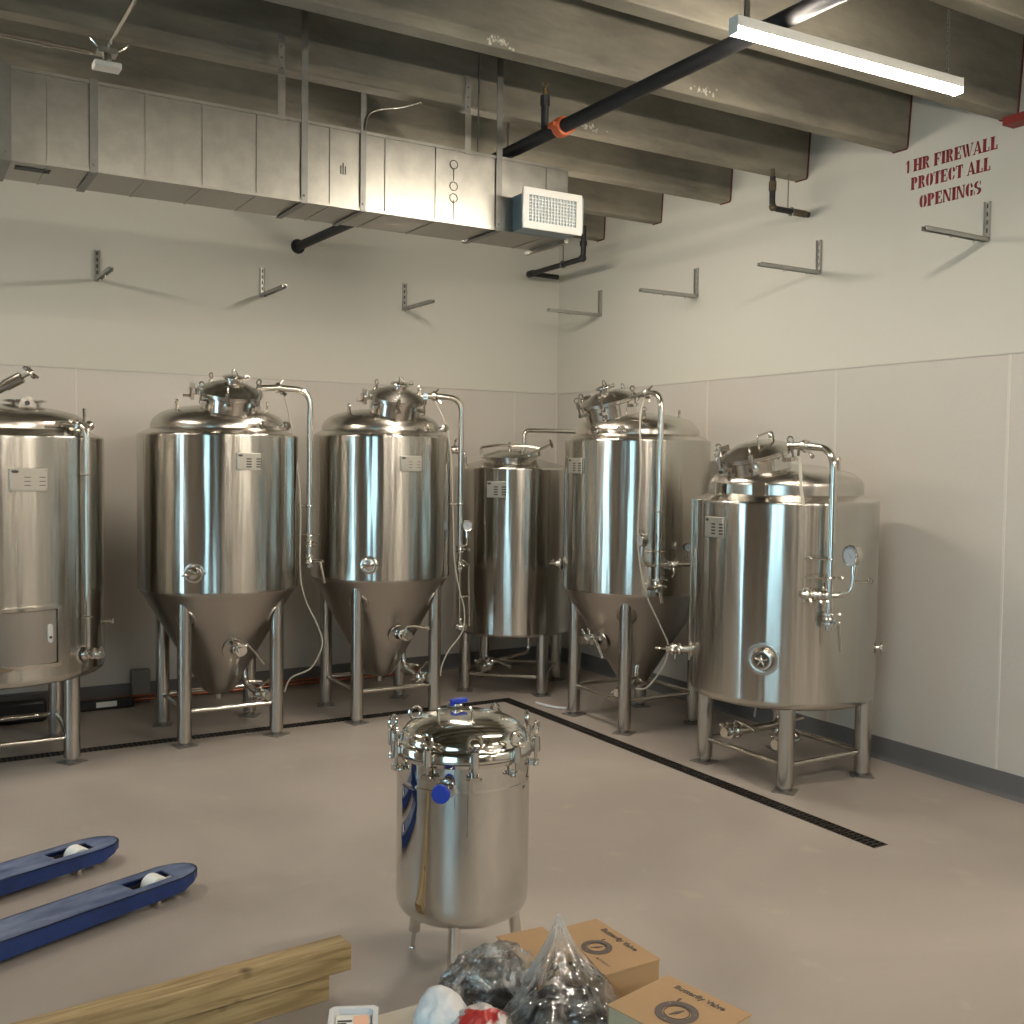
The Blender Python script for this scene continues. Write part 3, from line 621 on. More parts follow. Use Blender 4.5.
def manway(parent, c, tilt, R, h, port=False, handle=True, hinge=True, depth=.12):
    """tilted round manway; c = centre of the lid plane in tank space, tilt toward front (-Y)"""
    base = Matrix.Translation(Vector(c)) @ Matrix.Rotation(tilt, 4, 'X')
    e = bpy.data.objects.new('manway', None)
    m = MB(); m.lathe([(R*.92, -depth), (R*.92, -.02), (R, -.018), (R*1.04, -.012), (R*1.04, -.002), (R*.9, -.002)], 48, base)
    nk = m.build('manway', FITM, parent)
    m = MB(); m.lathe([(R*1.05, -.002), (R*1.05, .010), (R*1.0, .013), (R*.82, .034), (R*.5, .060), (R*.2, .073), (0, .075)], 48, base); m.build('manway_lid', DOME, nk)
    m = MB(); m.lathe([(R*1.00, -.003), (R*1.055, -.001), (R*1.00, .001)], 48, base); m.build('lid_gasket', RUBBER, nk)
    for a in (20, 110, 200, 250, 310):
        m = MB(); a = radians(a); swing_clamp(m, Vector((R*1.03*cos(a), R*1.03*sin(a), .0)), Vector((cos(a), sin(a), 0)), 1.25)
        for k in range(len(m.v)): m.v[k] = base @ m.v[k]
        m.build('swing_bolt', FITM, nk)
    if port:
        M2 = base @ Matrix.Translation((.01, -.01, .066))
        m = MB(); m.lathe([(0, -.01), (.048, -.01), (.048, .022), (.064, .026), (.066, .034), (.064, .040), (.05, .044), (0, .052)], 28, M2); m.build('lid_port', FITM, nk)
        m = MB(); hh = [M2 @ Vector(p) for p in [(-.012, 0, .048), (-.012, 0, .085), (.014, 0, .078), (.026, 0, .05)]]; m.tube(hh, .004, 8, bend=.01); m.build('port_handle', FITM, nk); m = MB()
        m.torus(M2 @ Vector((.09, .01, .04)), (0, 1, 0), .012, .004, 12, 6); m.cyl(M2 @ Vector((.06, .01, .032)), M2 @ Vector((.105, .01, .035)), .006, 8); m.build('port_clamp', FITM, nk)
    if handle:
        hh = [base @ Vector(p) for p in [(R*.45, -.05, .055), (R*.45, -.05, .115), (R*.45, .07, .115), (R*.45, .07, .055)]]
        MB().tube(hh, .005, 8, bend=.015).build('lid_handle', FITM, nk)
    if hinge:
        m = MB(); mm = [(-.02, .0), (.02, 0)]
        m.box((-R-.055, -.03, -.05), (-R-.035, .03, .05), base); m.box((-R-.06, -.012, -.02), (-R+.02, .012, .02), base); m.cyl(base @ Vector((-R-.045, -.06, .0)), base @ Vector((-R-.045, .06, .0)), .009, 8)
        m.cyl(base @ Vector((-R-.10, 0, -.03)), base @ Vector((-R-.03, 0, -.03)), .008, 8)
        m.build('lid_hinge', FITM, nk)
    return nk
def cyl_wall(z0, z1, R, rb=.012):
    return [(R-rb, z0), (R-rb*.3, z0+rb*.3), (R, z0+rb), (R, z1-.010), (R-.003, z1-.003), (R-.010, z1)]
def dome_top(R, z1, r, zl, za):
    """annular shoulder, upright lip, dished crown"""
    b = z1+.034; h = za-b
    p = [(R-.010, z1), (r+.008, z1+.030), (r+.001, b), (r, zl)]
    h2 = za-zl
    for fr, fz in [(.990, .09), (.972, .20), (.945, .32), (.91, .43), (.87, .52), (.82, .60), (.75, .68), (.66, .76), (.55, .84), (.42, .91), (.28, .96), (.14, .99), (0, 1)]: p.append((r*fr, zl+h2*fz))
    return p
def lug(mb, c, d):
    c = Vector(c); d = Vector(d).normalized(); s_ = Vector((-d.y, d.x, 0)); M = Matrix(((s_.x, 0, d.x, c.x), (s_.y, 0, d.y, c.y), (0, 1, 0, c.z), (0, 0, 0, 1)))
    mb.prism([(-.022, 0), (.022, 0), (.012, .05), (.010, .075), (-.010, .075), (-.012, .05)], -.005, .005, M); mb.torus(c+Vector((0, 0, .082)), d, .012, .006, 14, 6)
def hose(parent, pts, r=.0055, name='clear_hose'):
    # smooth through points (Catmull-Rom)
    P = [Vector(p) for p in pts]; P = [P[0]]+P+[P[-1]]; q = []
    for i in range(1, len(P)-2):
        for k in range(8):
            t = k/8; a, b, c, d = P[i-1:i+3]
            q.append(.5*((2*b)+(-a+c)*t+(2*a-5*b+4*c-d)*t*t+(-a+3*b-3*c+d)*t**3))
    q.append(P[-2]); return MB().tube(q, r, 8).build(name, HOSE, parent)

def fermenter(loc, rz, label, R, zr, zc, cluster, port, plate_ang, leg_half, plate_bars=True, tag_side=-32, arm_z=2.27, brace=.215, mx_=.0):
    t = thing('conical_fermenter', label, 'tank', loc, rz, 'conical fermenters on four legs')
    m = MB(); m.lathe(cyl_wall(zc, zr, R, .004), 96); m.build('tank_shell', SHELL, t, sharp=50)
    tip = .262; rt = .10
    p = [(0, tip-.012), (rt*.6, tip-.008), (rt, tip+.012)]
    p += [(rt+.008, tip+.025), (R-.030, zc-.040), (R-.010, zc-.016), (R-.0015, zc+.004), (R-.002, zc+.006)]
    m = MB(); m.lathe(p, 96); m.lathe([(0, tip-.05), (.022, tip-.05), (.022, tip-.008)], 16); m.build('cone_bottom', CONE, t, sharp=60)
    m = MB(); m.lathe(dome_top(R, zr, R*.845, zr+.058, zr+.195), 96); d = m.build('dome_top', DOME, t, sharp=50)
    for a in (200, 75, 330):
        m = MB(); a = radians(a); rr = R*.62; lug(m, (rr*cos(a), rr*sin(a), zr+.12), (cos(a), sin(a), 0)); m.build('lifting_lug', FITM, d)
    c = (mx_, -.26, zr+.262)
    mw = manway(t, c, radians(17), .195, .1, port=port, handle=not port, depth=.17)
    # lamp sockets on the shoulder
    m = MB()
    for a in (-72, -50):
        a = radians(a); q = Vector(((R-.035)*cos(a), (R-.035)*sin(a), zr+.045)); m.cyl(q, q+Vector((cos(a)*.05, sin(a)*.05, .02)), .022, 14); m.torus(q+Vector((cos(a)*.03, sin(a)*.03, .012)), (cos(a), sin(a), .3), .026, .006, 16, 6)
    m.build('shoulder_port', FITM, d)
    # legs
    h = leg_half; pos = [(-h, -h), (h, -h), (h, h), (-h, h)]; rr = hypot(h, h); zt = tip+.025+(rr+.02-rt)/(R-rt)*(zc-tip)+.05
    legs(t, pos, .045, min(zt, zc-.02), brace)
    for x, y in pos:
        m = MB(); nrm = Vector((x, y, 0)).normalized(); sl = (zc-tip)/(R-rt); nn = Vector((nrm.x*sl, nrm.y*sl, -1)).normalized()
        q = Vector((x, y, 0))-nrm*.018; zq = tip+.02+(hypot(q.x, q.y)-rt)/(R-rt)*(zc-tip)+.005; q.z = zq
        m.torus(q+nn*.004, nn, .066, .010, 28, 8)
        m.build('leg_collar', CONE, t, sharp=60)
    nameplate(t, plate_ang, 1.79, R, bars=plate_bars)
    a = radians(tag_side); sample_valve(t, (R*sin(a), -R*cos(a), 1.10), (sin(a), -cos(a), 0), 1.0)
    # racking valve on the cone
    zc2 = .60; rc = rt+(zc2-tip)/(zc-tip)*(R-rt); a = radians(3)
    nx, ny = sin(a), -cos(a)
    m = MB(); m.lathe([(0, -.004), (.075, -.004), (.073, .003), (.030, .006), (.028, .02)], 28, rotM((nx, ny, -.45), (rc*nx, rc*ny, zc2-.01)))
    m.cyl((rc*nx*.8, rc*ny*.8, zc2), ((rc+.07)*nx, (rc+.07)*ny, zc2), .020, 14); m.build('racking_port', CONE, t)
    valve(t, ((rc+.10)*nx, (rc+.10)*ny, zc2), (nx, ny, 0), (.85, 0, .5) if cluster != 'b' else (.3, 0, .95), 1.15, .15)
    # outlet: down from the cone side, elbow, bottom valve
    q = [(.10, -.02, .50), (.115, -.04, .40), (.13, -.05, .345), (.19, -.09, .325), (.27, -.16, .325)]
    MB().tube([(.135, -.02, .50), (.15, -.08, .44), (.15, -.09, .32), (.19, -.20, .275)], .020, 14, bend=.06).tube([(.15, -.09, .33), (.26, -.10, .31)], .016, 12).build('outlet_pipe', FITM, t)
    valve(t, (.215, -.255, .262), (.35, -.93, 0), (-.2, -.1, 1), 1.15, .13)
    m = MB(); m.cyl((.02, -.12, tip-.05), (.02, -.12, .20), .005, 8); m.tube([(-.02, -.12, .135), (0, -.12, .16), (.02, -.12, .20), (.04, -.12, .16), (.06, -.12, .135)], .005, 8)
    # spray arm
    ph = radians(23); rho = R*1.155; ax, ay = rho*cos(ph), -rho*sin(ph); zt = arm_z
    m = MB(); m.tube([(.20, -.17, zt), (ax*.62, ay*.84, zt+.008), (ax, ay, zt-.005), (ax, ay, 1.30)], .0205, 16, bend=.20, seg=12); arm = m.build('spray_arm', PIPE, t)
    dv = Vector((ax-.20, ay+.17, 0)).normalized(); jx = Vector((ax*.62, ay*.80, zt+.008))
    m = MB(); m.lathe([(.018, -.016), (.034, -.014), (.037, 0), (.034, .014), (.018, .016)], 20, rotM(dv, jx)); m.cyl(jx+Vector((0, -.03, -.01)), jx+Vector((.0, -.075, -.035)), .006, 8); m.sphere(jx+Vector((0, -.08, -.04)), .012, 8)
    m.cyl(jx+Vector((.02, .0, -.02)), jx+Vector((.05, -.02, -.05)), .012, 8); m.cyl(jx+Vector((.01, 0, .02)), jx+Vector((.04, .01, .05)), .006, 8); m.build('pipe_clamp', FITM, arm)
    ox, oy = cos(ph), -sin(ph)
    m = MB(); zz = 1.50; m.cyl(((R-.005)*ox, (R-.005)*oy, zz), (ax, ay, zz), .007, 8); m.torus((ax, ay, zz), (0, 0, 1), .022, .006, 16, 6); m.build('pipe_standoff', FITM, arm)
    tz = Vector((-oy, ox, 0)) # sideways
    if cluster == 'a':
        MB().cyl((ax, ay, 1.12), (ax, ay, 1.31), .0175, 14).build('spray_valve_pipe', PIPE, t)
        valve(t, (ax, ay, 1.25), (0, 0, 1), (.9, -.4, 0), .85, .06); valve(t, (ax, ay, 1.14), (0, 0, 1), (1, -.25, 0), .95, .15)
        MB().tube([(ax+.02, ay-.03, 1.13), (ax+.055, ay-.05, 1.135), (ax+.065, ay-.055, 1.09), (ax+.085, ay-.06, .985)], .0095, 8, bend=.02).build('valve_handle', FITM, t)
        m = MB(); m.torus((ax, ay, 1.305), (0, 0, 1), .026, .006, 16, 6); m.cyl((ax-.05, ay, 1.305), (ax+.07, ay, 1.305), .005, 8); m.build('clamp_ring', FITM, t)
    else:
        MB().cyl((ax, ay, 1.05), (ax, ay, 1.31), .0175, 14).build('spray_valve_pipe', PIPE, t)
        e = Vector((ax, ay, 0))
        g = 1 if cluster == 'b' else -1
        # cross bar with gauge on one side and small valve on the other
        u = Vector((cos(radians(20)), sin(radians(20)), 0)) if cluster == 'b' else Vector((sin(radians(40)), cos(radians(40)), 0))
        if cluster == 'b':
            m = MB(); m.tube([e+Vector((0, 0, 1.20)), e+Vector((.04, -.03, 1.20)), e+Vector((.045, -.04, 1.29))], .010, 10, bend=.02); m.build('gauge_tee', PIPE, t)
            gauge(t, e+Vector((.03, -.055, 1.345)), (-.25, -1, 0))
            valve(t, (ax, ay, 1.17), (0, 0, 1), (.9, -.4, 0), .85, .06); valve(t, (ax, ay, 1.05), (0, 0, 1), (1, -.25, 0), .85, .05)
            m = MB(); m.tube([(ax, ay, 1.02), (ax+.0, ay, .63)], .010, 10); m.tube([(ax+.01, ay, 1.10), (ax+.075, ay, 1.06), (ax+.085, ay, .60)], .008, 8, bend=.04); m.cyl((ax-.01, ay, .82), (ax+.09, ay, .82), .007, 8)
            m.build('level_tube', PIPE, t); valve(t, (ax+.01, ay, .60), (1, 0, 0), (0, -.3, 1), .8, .05)
        else:
            # gauge toward the front-left, long bar toward the back-right, lever valve below
            a_ = Vector((-.26, -.97, 0)); a_.normalize()
            m = MB(); zz = 1.15
            m.tube([e+a_*.115+Vector((0, 0, zz+.13)), e+a_*.115+Vector((0, 0, zz)), e-a_*.30+Vector((0, 0, zz))], .0125, 12, bend=.06); m.build('gauge_tee', PIPE, t)
            gauge(t, e+a_*.13+Vector((0, 0, zz+.165)), (-.15, -.9, .0), R=.042)
            gauge(t, e-a_*.21+Vector((.0, 0, zz+.115)), (.9, -.4, 0), R=.027, stem=.06)
            valve(t, e-a_*.10+Vector((0, 0, zz)), a_, (.5, 0, -1), .85, .05); valve(t, e+Vector((0, 0, 1.03)), (0, 0, 1), (1, -.1, -.3), 1.0, .12)
            MB().cyl(e+a_*-.03+Vector((-.03, 0, 1.01)), e-a_*.055+Vector((-.035, 0, .90)), .010, 8).build('valve_handle', FITM, t)
            m = MB(); m.torus(e+Vector((0, 0, zz+.09)), (0, 0, 1), .026, .006, 16, 6); m.cyl(e+a_*.09+Vector((0, 0, zz+.09)), e-a_*.06+Vector((0, 0, zz+.09)), .006, 8); m.build('clamp_ring', FITM, t)
    return t, jx
FG = None
t2, j2 = fermenter((1.908, 6.97, 0), 0, 'tall conical steel fermenter between the square-doored tank and its twin', .511, 1.965, .965, 'a', True, radians(5), .297)
t3, j3 = fermenter((3.086, 7.015, 0), 0, 'conical steel fermenter with a pressure gauge, next left of the small tank', .50, 1.985, .985, 'b', True, radians(0), .297, plate_bars=False)
t5, j5 = fermenter((4.56, 5.925, 0), -pi/2, 'conical steel fermenter near the room corner, manway tipped to the left', .508, 1.975, .935, 'c', True, radians(-2), .30)
hose(t2, [(.381, -.187, 2.235), (0.437, -0.212, 1.936), (0.480, -0.225, 1.539), (0.480, -0.225, 1.072), (0.515, -0.235, 0.87), (0.589, -0.261, 0.701), (0.621, -0.273, 0.565), (0.553, -0.248, 0.411), (0.43, -0.204, 0.347), (0.387, -0.19, 0.253)])
hose(t3, [(0.307, -0.25, 2.236), (0.372, -0.348, 1.96), (0.402, -0.364, 1.393), (0.411, -0.369, 1.108), (0.445, -0.386, 0.893), (0.478, -0.404, 0.75), (0.467, -0.398, 0.592), (0.386, -0.355, 0.462), (0.342, -0.333, 0.354), (0.33, -0.327, 0.274)])
hose(t5, [j5+Vector((0, -.02, -.03)), (0.44, -0.32, 2.10), (0.504, -0.356, 1.769), (0.498, -0.364, 1.316), (0.529, -0.324, 0.993), (0.592, -0.245, 0.768), (0.626, -0.203, 0.639), (0.611, -0.221, 0.508), (0.52, -0.28, 0.353), (0.42, -0.30, 0.325)], .0055)

# ------------------------------------------------------------ tank at right (flat bottom)
def bright_tank(loc, rz, label, R, zr, zb):
    t = thing('serving_tank', label, 'tank', loc, rz)
    m = MB(); m.lathe([(0, zb-.03), (R*.55, zb-.026), (R-.06, zb-.006), (R-.02, zb+.006), (R-.005, zb+.022), (R, zb+.04), (R, zr-.010), (R-.003, zr-.003), (R-.010, zr)], 96); m.build('tank_shell', SHELL, t, sharp=50)
    m = MB(); m.lathe(dome_top(R, zr, R*.83, zr+.095, zr+.21), 96); d = m.build('dome_top', DOME, t, sharp=50)
    manway(t, (.02, -.265, zr+.265), radians(16), .205, .1, port=False, handle=True, depth=.17)
    for p_, d_ in (((.22, .20, zr+.155), (1, .3, 0)), ((-.3, .1, zr+.15), (1, -.3, 0))):
        m = MB(); lug(m, p_, d_); m.build('lifting_lug', FITM, d)
    for a in (-100, -62): 
        a = radians(a); q = Vector(((R-.05)*cos(a), (R-.05)*sin(a), zr+.06)); MB().box((-.035, -.02, -.03), (.035, .02, .04), Matrix.Translation(q) @ Matrix.Rotation(a+pi/2, 4, 'Z')).build('steel_block', FITM, d)
    h = .33; legs(t, [(-h, -.29), (h+.01, -.29), (h+.01, h), (-h, h)], .047, zb+.04, .145)
    nameplate(t, radians(-1), 1.455, R, w=.15, h=.115)
    a = radians(34); n = Vector((sin(a), -cos(a), 0)); c = n*R; c.z = .745
    m = MB(); m.lathe([(0, -.006), (.092, -.006), (.090, .002), (.062, .005), (.060, .004), (0, .004)], 36, rotM(n, c)); m.build('weld_plate', DOME, t)
    m = MB(); m.lathe([(.044, .004), (.047, .020), (.055, .022), (.058, .03), (.055, .037), (.046, .038), (.044, .032), (0, .032)], 32, rotM(n, c)); v = m.build('sight_port', FITM, t)
    m = MB(); m.lathe([(0, .034), (.040, .034)], 28, rotM(n, c)); m.build('port_glass', GLASSD, v)
    s_ = n.cross(Vector((0, 0, 1))); m = MB(); p = c+n*.045
    for k in range(5):
        b = radians(k*72+20); dd = s_*cos(b)+Vector((0, 0, 1))*sin(b); m.tube([p, p+dd*.02, p+dd*.034+n*.006], .006, 8)
    m.sphere(p, .014, 10); m.build('port_cap', FITM, v)
    # side valve to the left (local -X side of the front)
    a = radians(-38); n = Vector((sin(a), -cos(a), 0)); c = n*R; c.z = .70
    m = MB(); m.lathe([(0, -.004), (.05, -.004), (.048, .004), (.022, .008), (.020, .05)], 24, rotM(n, c)); m.build('weld_plate', DOME, t)
    valve(t, c+n*.09, n, (0, 0, -1), 1.0, .05); MB().cyl(c+n*.15, c+n*.21, .008, 8).torus(c+n*.19, (0, 0, 1), .02, .005, 12, 6).build('valve_spout', FITM, t)
    a = radians(132); n = Vector((sin(a), -cos(a), 0)); c = n*R; c.z = .76
    MB().lathe([(0, 0), (.016, 0), (.016, .02), (.034, .022), (.036, .032), (.030, .036), (0, .04)], 20, rotM(n, c)).build('blank_port', FITM, t)
    # seam tube at the left edge
    a = radians(-50); MB().tube([((R+.012)*sin(a), -(R+.012)*cos(a), zb+.15), ((R+.012)*sin(a), -(R+.012)*cos(a), zr-.01)], .009, 10).build('sensor_conduit', PIPE, t)
    # under tank outlet and valves
    m = MB(); m.tube([(0, 0, zb), (0, 0, .27), (-.02, -.30, .26)], .022, 14, bend=.06); m.tube([(0, 0, .29), (.22, -.05, .24), (.26, -.2, .24)], .018, 12, bend=.05); m.build('outlet_pipe', FITM, t)
    valve(t, (-.03, -.34, .26), (0, -1, 0), (.3, 0, 1), 1.25, .13); valve(t, (.25, -.22, .24), (.1, -1, 0), (.5, .2, -.6), 1.25, .10); valve(t, (.12, -.10, .25), (.8, -.6, 0), (0, -.3, 1), 1.0, .14)
    # spray arm and gauge cluster
    ph = radians(21); rho = R+.065; ax, ay = rho*cos(ph), -rho*sin(ph); zt = zr+.31
    m = MB(); m.tube([(.22, -.20, zt), (ax*.60, ay*.95, zt), (ax, ay, zt-.02), (ax, ay, 1.20)], .0205, 16, bend=.18, seg=12); arm = m.build('spray_arm', PIPE, t)
    jx = Vector((ax*.62, ay*.96, zt-.003)); m = MB(); m.lathe([(.018, -.016), (.034, -.014), (.037, 0), (.034, .014), (.018, .016)], 20, rotM((1, 0, 0), jx))
    m.cyl(jx, jx+Vector((.0, .05, -.05)), .01, 8); m.sphere(jx+Vector((0, .055, -.055)), .014, 8); m.cyl(jx+Vector((-.05, 0, -.01)), jx+Vector((-.05, 0, -.08)), .008, 8); m.build('pipe_clamp', FITM, arm)
    e = Vector((ax, ay, 0)); ox, oy = cos(ph), -sin(ph); zz = 1.31
    m = MB(); m.cyl(((R-.005)*ox, (R-.005)*oy, zz), (ax, ay, zz), .007, 8); m.torus((ax, ay, zz), (0, 0, 1), .022, .006, 16, 6); m.cyl((ax, ay, zz), (ax-.06, ay-.09, zz), .006, 8); m.cyl((ax, ay, zz), (ax-.03, ay+.05, zz), .006, 8); m.sphere((ax-.06, ay-.09, zz), .012, 8); m.build('pipe_standoff', FITM, arm)
    b_ = Vector((.71, .70, 0)) # toward picture left->right is roughly -x+... in tank space
    r_img = Vector((-.70, -.71, 0))
    R2 = Vector((cos(radians(-44.6)), 0, 0))
    # picture-right direction expressed in tank space
    pr = Vector((.70, .71, 0)); pr = Vector((cos(rz)*.703+sin(rz)*-.711, -sin(rz)*.703+cos(rz)*-.711, 0)); toward = Vector((cos(rz)*-.711+sin(rz)*-.703, -sin(rz)*-.711+cos(rz)*-.703, 0))
    zz = 1.115
    m = MB(); m.tube([e-pr*.14+Vector((0, 0, zz-.005)), e+pr*.05+Vector((0, 0, zz)), e+pr*.11+Vector((0, 0, zz+.03)), e+pr*.125+Vector((0, 0, zz+.17))], .0135, 12, bend=.05); m.cyl(e+Vector((0, 0, .97)), e+Vector((0, 0, 1.21)), .0175, 14); m.build('gauge_tee', PIPE, t)
    gauge(t, e+pr*.095+toward*.03+Vector((0, 0, zz+.22)), (toward*.62-pr*.78), R=.056)
    m = MB(); m.cyl(e+pr*.13+Vector((0, 0, zz+.08)), e+pr*.20+Vector((0, 0, zz+.08)), .006, 8); m.torus(e+pr*.205+Vector((0, 0, zz+.085)), toward, .014, .004, 12, 6)
    m.torus(e+Vector((0, 0, zz+.095)), (0, 0, 1), .027, .006, 16, 6); m.cyl(e-pr*.12+Vector((0, 0, zz+.09)), e+pr*.05+Vector((0, 0, zz+.095)), .006, 8); m.sphere(e+pr*.055+Vector((0, 0, zz+.095)), .012, 8); m.build('clamp_ring', FITM, t)
    valve(t, e-pr*.10+Vector((0, 0, zz-.003)), pr, toward*.6+Vector((0, 0, -1)), .9, .05); valve(t, e-pr*.035+Vector((0, 0, zz-.003)), pr, toward*.6+Vector((0, 0, 1)), .8, .04); valve(t, e+Vector((0, 0, .985)), (0, 0, 1), toward+pr*.8-Vector((0, 0, .1)), 1.05, .03)
    m = MB(); q = e+pr*.045+toward*.04; m.cyl(q+Vector((0, 0, .97)), q+pr*.015+Vector((0, 0, .82)), .009, 8); m.build('valve_handle', FITM, t)
    hose(t, [jx+Vector((-.05, 0, -.06)), (.40, -.30, zr+.20), (.46, -.35, zr+.08), (.50, -.37, zr-.01)], .009)
    hose(t, [(.18, -.36, zb+.02), (.10, -.30, .38), (.0, -.2, .34)], .006)
    return t
t6 = bright_tank((4.58, 4.52, 0), -pi/2, 'squat flat-bottomed steel tank at right with a tilted lid and big gauge', .532, 1.61, .464)

# ------------------------------------------------------------ tank at left edge
def kettle(loc, label, R, zr, zb):
    t = thing('brewing_kettle', label, 'tank', loc, 0)
    m = MB(); m.lathe([(0, zb-.03), (R*.6, zb-.024), (R-.06, zb-.006), (R-.02, zb+.004), (R-.006, zb+.016), (R, zb+.035), (R, zr-.010), (R-.003, zr-.003), (R-.010, zr)], 96); m.build('tank_shell', SHELL, t, sharp=50)
    m = MB(); m.lathe(dome_top(R, zr, R*.86, zr+.07, zr+.19), 96); d = m.build('dome_top', DOME, t, sharp=50)
    m = MB(); c = Vector((.16, -.18, zr+.12)); m.lathe([(.085, -.06), (.085, .072), (.118, .078), (.118, .086), (.06, .086)], 32, Matrix.Translation(c)); nk = m.build('vent_neck', FITM, t)
    m = MB(); m.prism([(-.045, -.06), (.045, -.06), (.045, .03), (.02, .07), (-.02, .07), (-.045, .03)], -.004, .004, Matrix(((1, 0, 0, c.x), (0, 0, -1, c.y-.125), (0, 1, 0, c.z+.03), (0, 0, 0, 1)))); m.cur = 1; m.cyl((c.x, c.y-.131, c.z+.065), (c.x, c.y-.119, c.z+.065), .014, 16); m.build('neck_tab', [FITM, RUBBER], nk)
    manway(t, (-.20, -.26, zr+.27), radians(10), .19, .1, port=False, handle=True, depth=.16)
    m = MB(); p0 = Vector((-.05, -.25, zr+.22)); p1 = Vector((.13, -.33, zr+.33)); m.cyl(p0, p1, .028, 14); m.cyl(p0+(p1-p0)*.55, p1, .034, 14); m.cyl(p1, p1+(p1-p0)*.22, .012, 10)
    q = p1+(p1-p0)*.25; m.sphere(q, .020, 10); m.torus(q, (p1-p0), .036, .008, 16, 6); m.cyl(q+Vector((-.04, 0, .03)), q+Vector((.04, 0, -.03)), .009, 8); m.build('lid_screw', FITM, t)
    x = .385; y = .33; legs(t, [(-x, -y), (x, -y), (x, y), (-x, y)], .047, zb+.03, .150)
    nameplate(t, radians(12), 1.675, R, w=.20, h=.125, bars=False)
    # square access door
    a0, a1, z0, z1 = radians(-36), radians(28), .625, .970
    def patch(a0, a1, z0, z1, r0, r1, m):
        n = 14; P = [(r0, z0), (r1, z0), (r1, z1), (r0, z1), (r0, z0)]
        vs_ = []; fs = []
        for i in range(n+1):
            a = a0+(a1-a0)*i/n
            for r, z in P[:4]: vs_.append((r*sin(a), -r*cos(a), z))
        for i in range(n):
            for k in range(4): fs.append((i*4+k, i*4+(k+1) % 4, (i+1)*4+(k+1) % 4, (i+1)*4+k))
        fs.append((3, 2, 1, 0)); fs.append(tuple(n*4+k for k in range(4))); m.add(vs_, fs)
    fr = MB(); w = radians(2.0); wz = .02
    patch(a0, a1, z0, z0+wz, R-.005, R+.022, fr); patch(a0, a1, z1-wz, z1, R-.005, R+.022, fr); patch(a0, a0+w, z0+wz, z1-wz, R-.005, R+.022, fr); patch(a1-w, a1, z0+wz, z1-wz, R-.005, R+.022, fr); fr.build('door_frame', FITM, t, bevel=.003)
    dm = MB(); patch(a0+w*1.15, a1-w*1.15, z0+wz+.004, z1-wz-.004, R-.002, R+.012, dm); dr_ = dm.build('access_door', CONE, t, bevel=.002)
    a = a1-radians(6); c = Vector(((R+.012)*sin(a), -(R+.012)*cos(a), .815)); n = Vector((sin(a), -cos(a), 0)); s_ = Vector((cos(a), sin(a), 0))
    M = Matrix(((s_.x, 0, n.x, c.x), (s_.y, 0, n.y, c.y), (0, 1, 0, c.z), (0, 0, 0, 1)))
    m = MB(); pl = [(.014*cos(b), .038+.014*sin(b)) for b in [k*pi/8 for k in range(9)]]+[(.014*cos(b), -.038+.014*sin(b)) for b in [pi+k*pi/8 for k in range(9)]]; m.prism(pl, -.004, .008, M); m.cur = 1; m.cyl(M @ Vector((0, -.022, .006)), M @ Vector((0, -.022, .010)), .008, 12); m.build('door_latch', [WHITEPL, RUBBER], dr_)
    # fill pipe down the shell
    a = radians(44); n = Vector((sin(a), -cos(a), 0)); p = n*(R+.035); s_ = Vector((cos(a), sin(a), 0))
    m = MB(); m.tube([Vector((n.x*(R-.12), n.y*(R-.12), zr+.06)), Vector((p.x, p.y, zr+.06)), Vector((p.x, p.y, .70))], .018, 14, bend=.06); pp = m.build('fill_pipe', PIPE, t)
    m = MB()
    for z in (1.70, .88): m.cyl(n*(R-.004)+Vector((0, 0, z)), p+Vector((0, 0, z)), .007, 8); m.torus((p.x, p.y, z), (0, 0, 1), .023, .006, 16, 6)
    m.build('pipe_standoff', FITM, pp)
    valve(t, (n*(R-.04)+Vector((0, 0, zr+.065))), s_, (n.x, n.y, .2), 1.0, .08)
    m = MB(); q = n*(R-.04)+Vector((0, 0, zr+.065)); m.cyl(q-s_*.16, q+s_*.10, .017, 12); m.sphere(q+s_*.12, .03, 12); m.build('top_pipe', FITM, t)
    sample_valve(t, n*R+Vector((0, 0, .66)), n, .95)
    valve(t, n*(R+.07)+s_*.02+Vector((0, 0, .66)), n, (s_.x*.7, s_.y*.7, .7), .85, .04)
    a = radians(76); n = Vector((sin(a), -cos(a), 0)); MB().cyl(n*(R-.002)+Vector((0, 0, .80)), n*(R+.04)+Vector((0, 0, .80)), .008, 8).torus(n*(R+.045)+Vector((0, 0, .80)), n, .016, .006, 14, 6).build('blank_port', FITM, t)
    MB().cyl((-.05, -.2, zb-.08), (-.05, -.2, zb-.02), .03, 14).build('outlet_nub', FITM, t)
    return t
t1 = kettle((.56, 6.95, 0), 'wide steel tank with a square access door, cut by the left picture edge', .62, 1.925, .52)

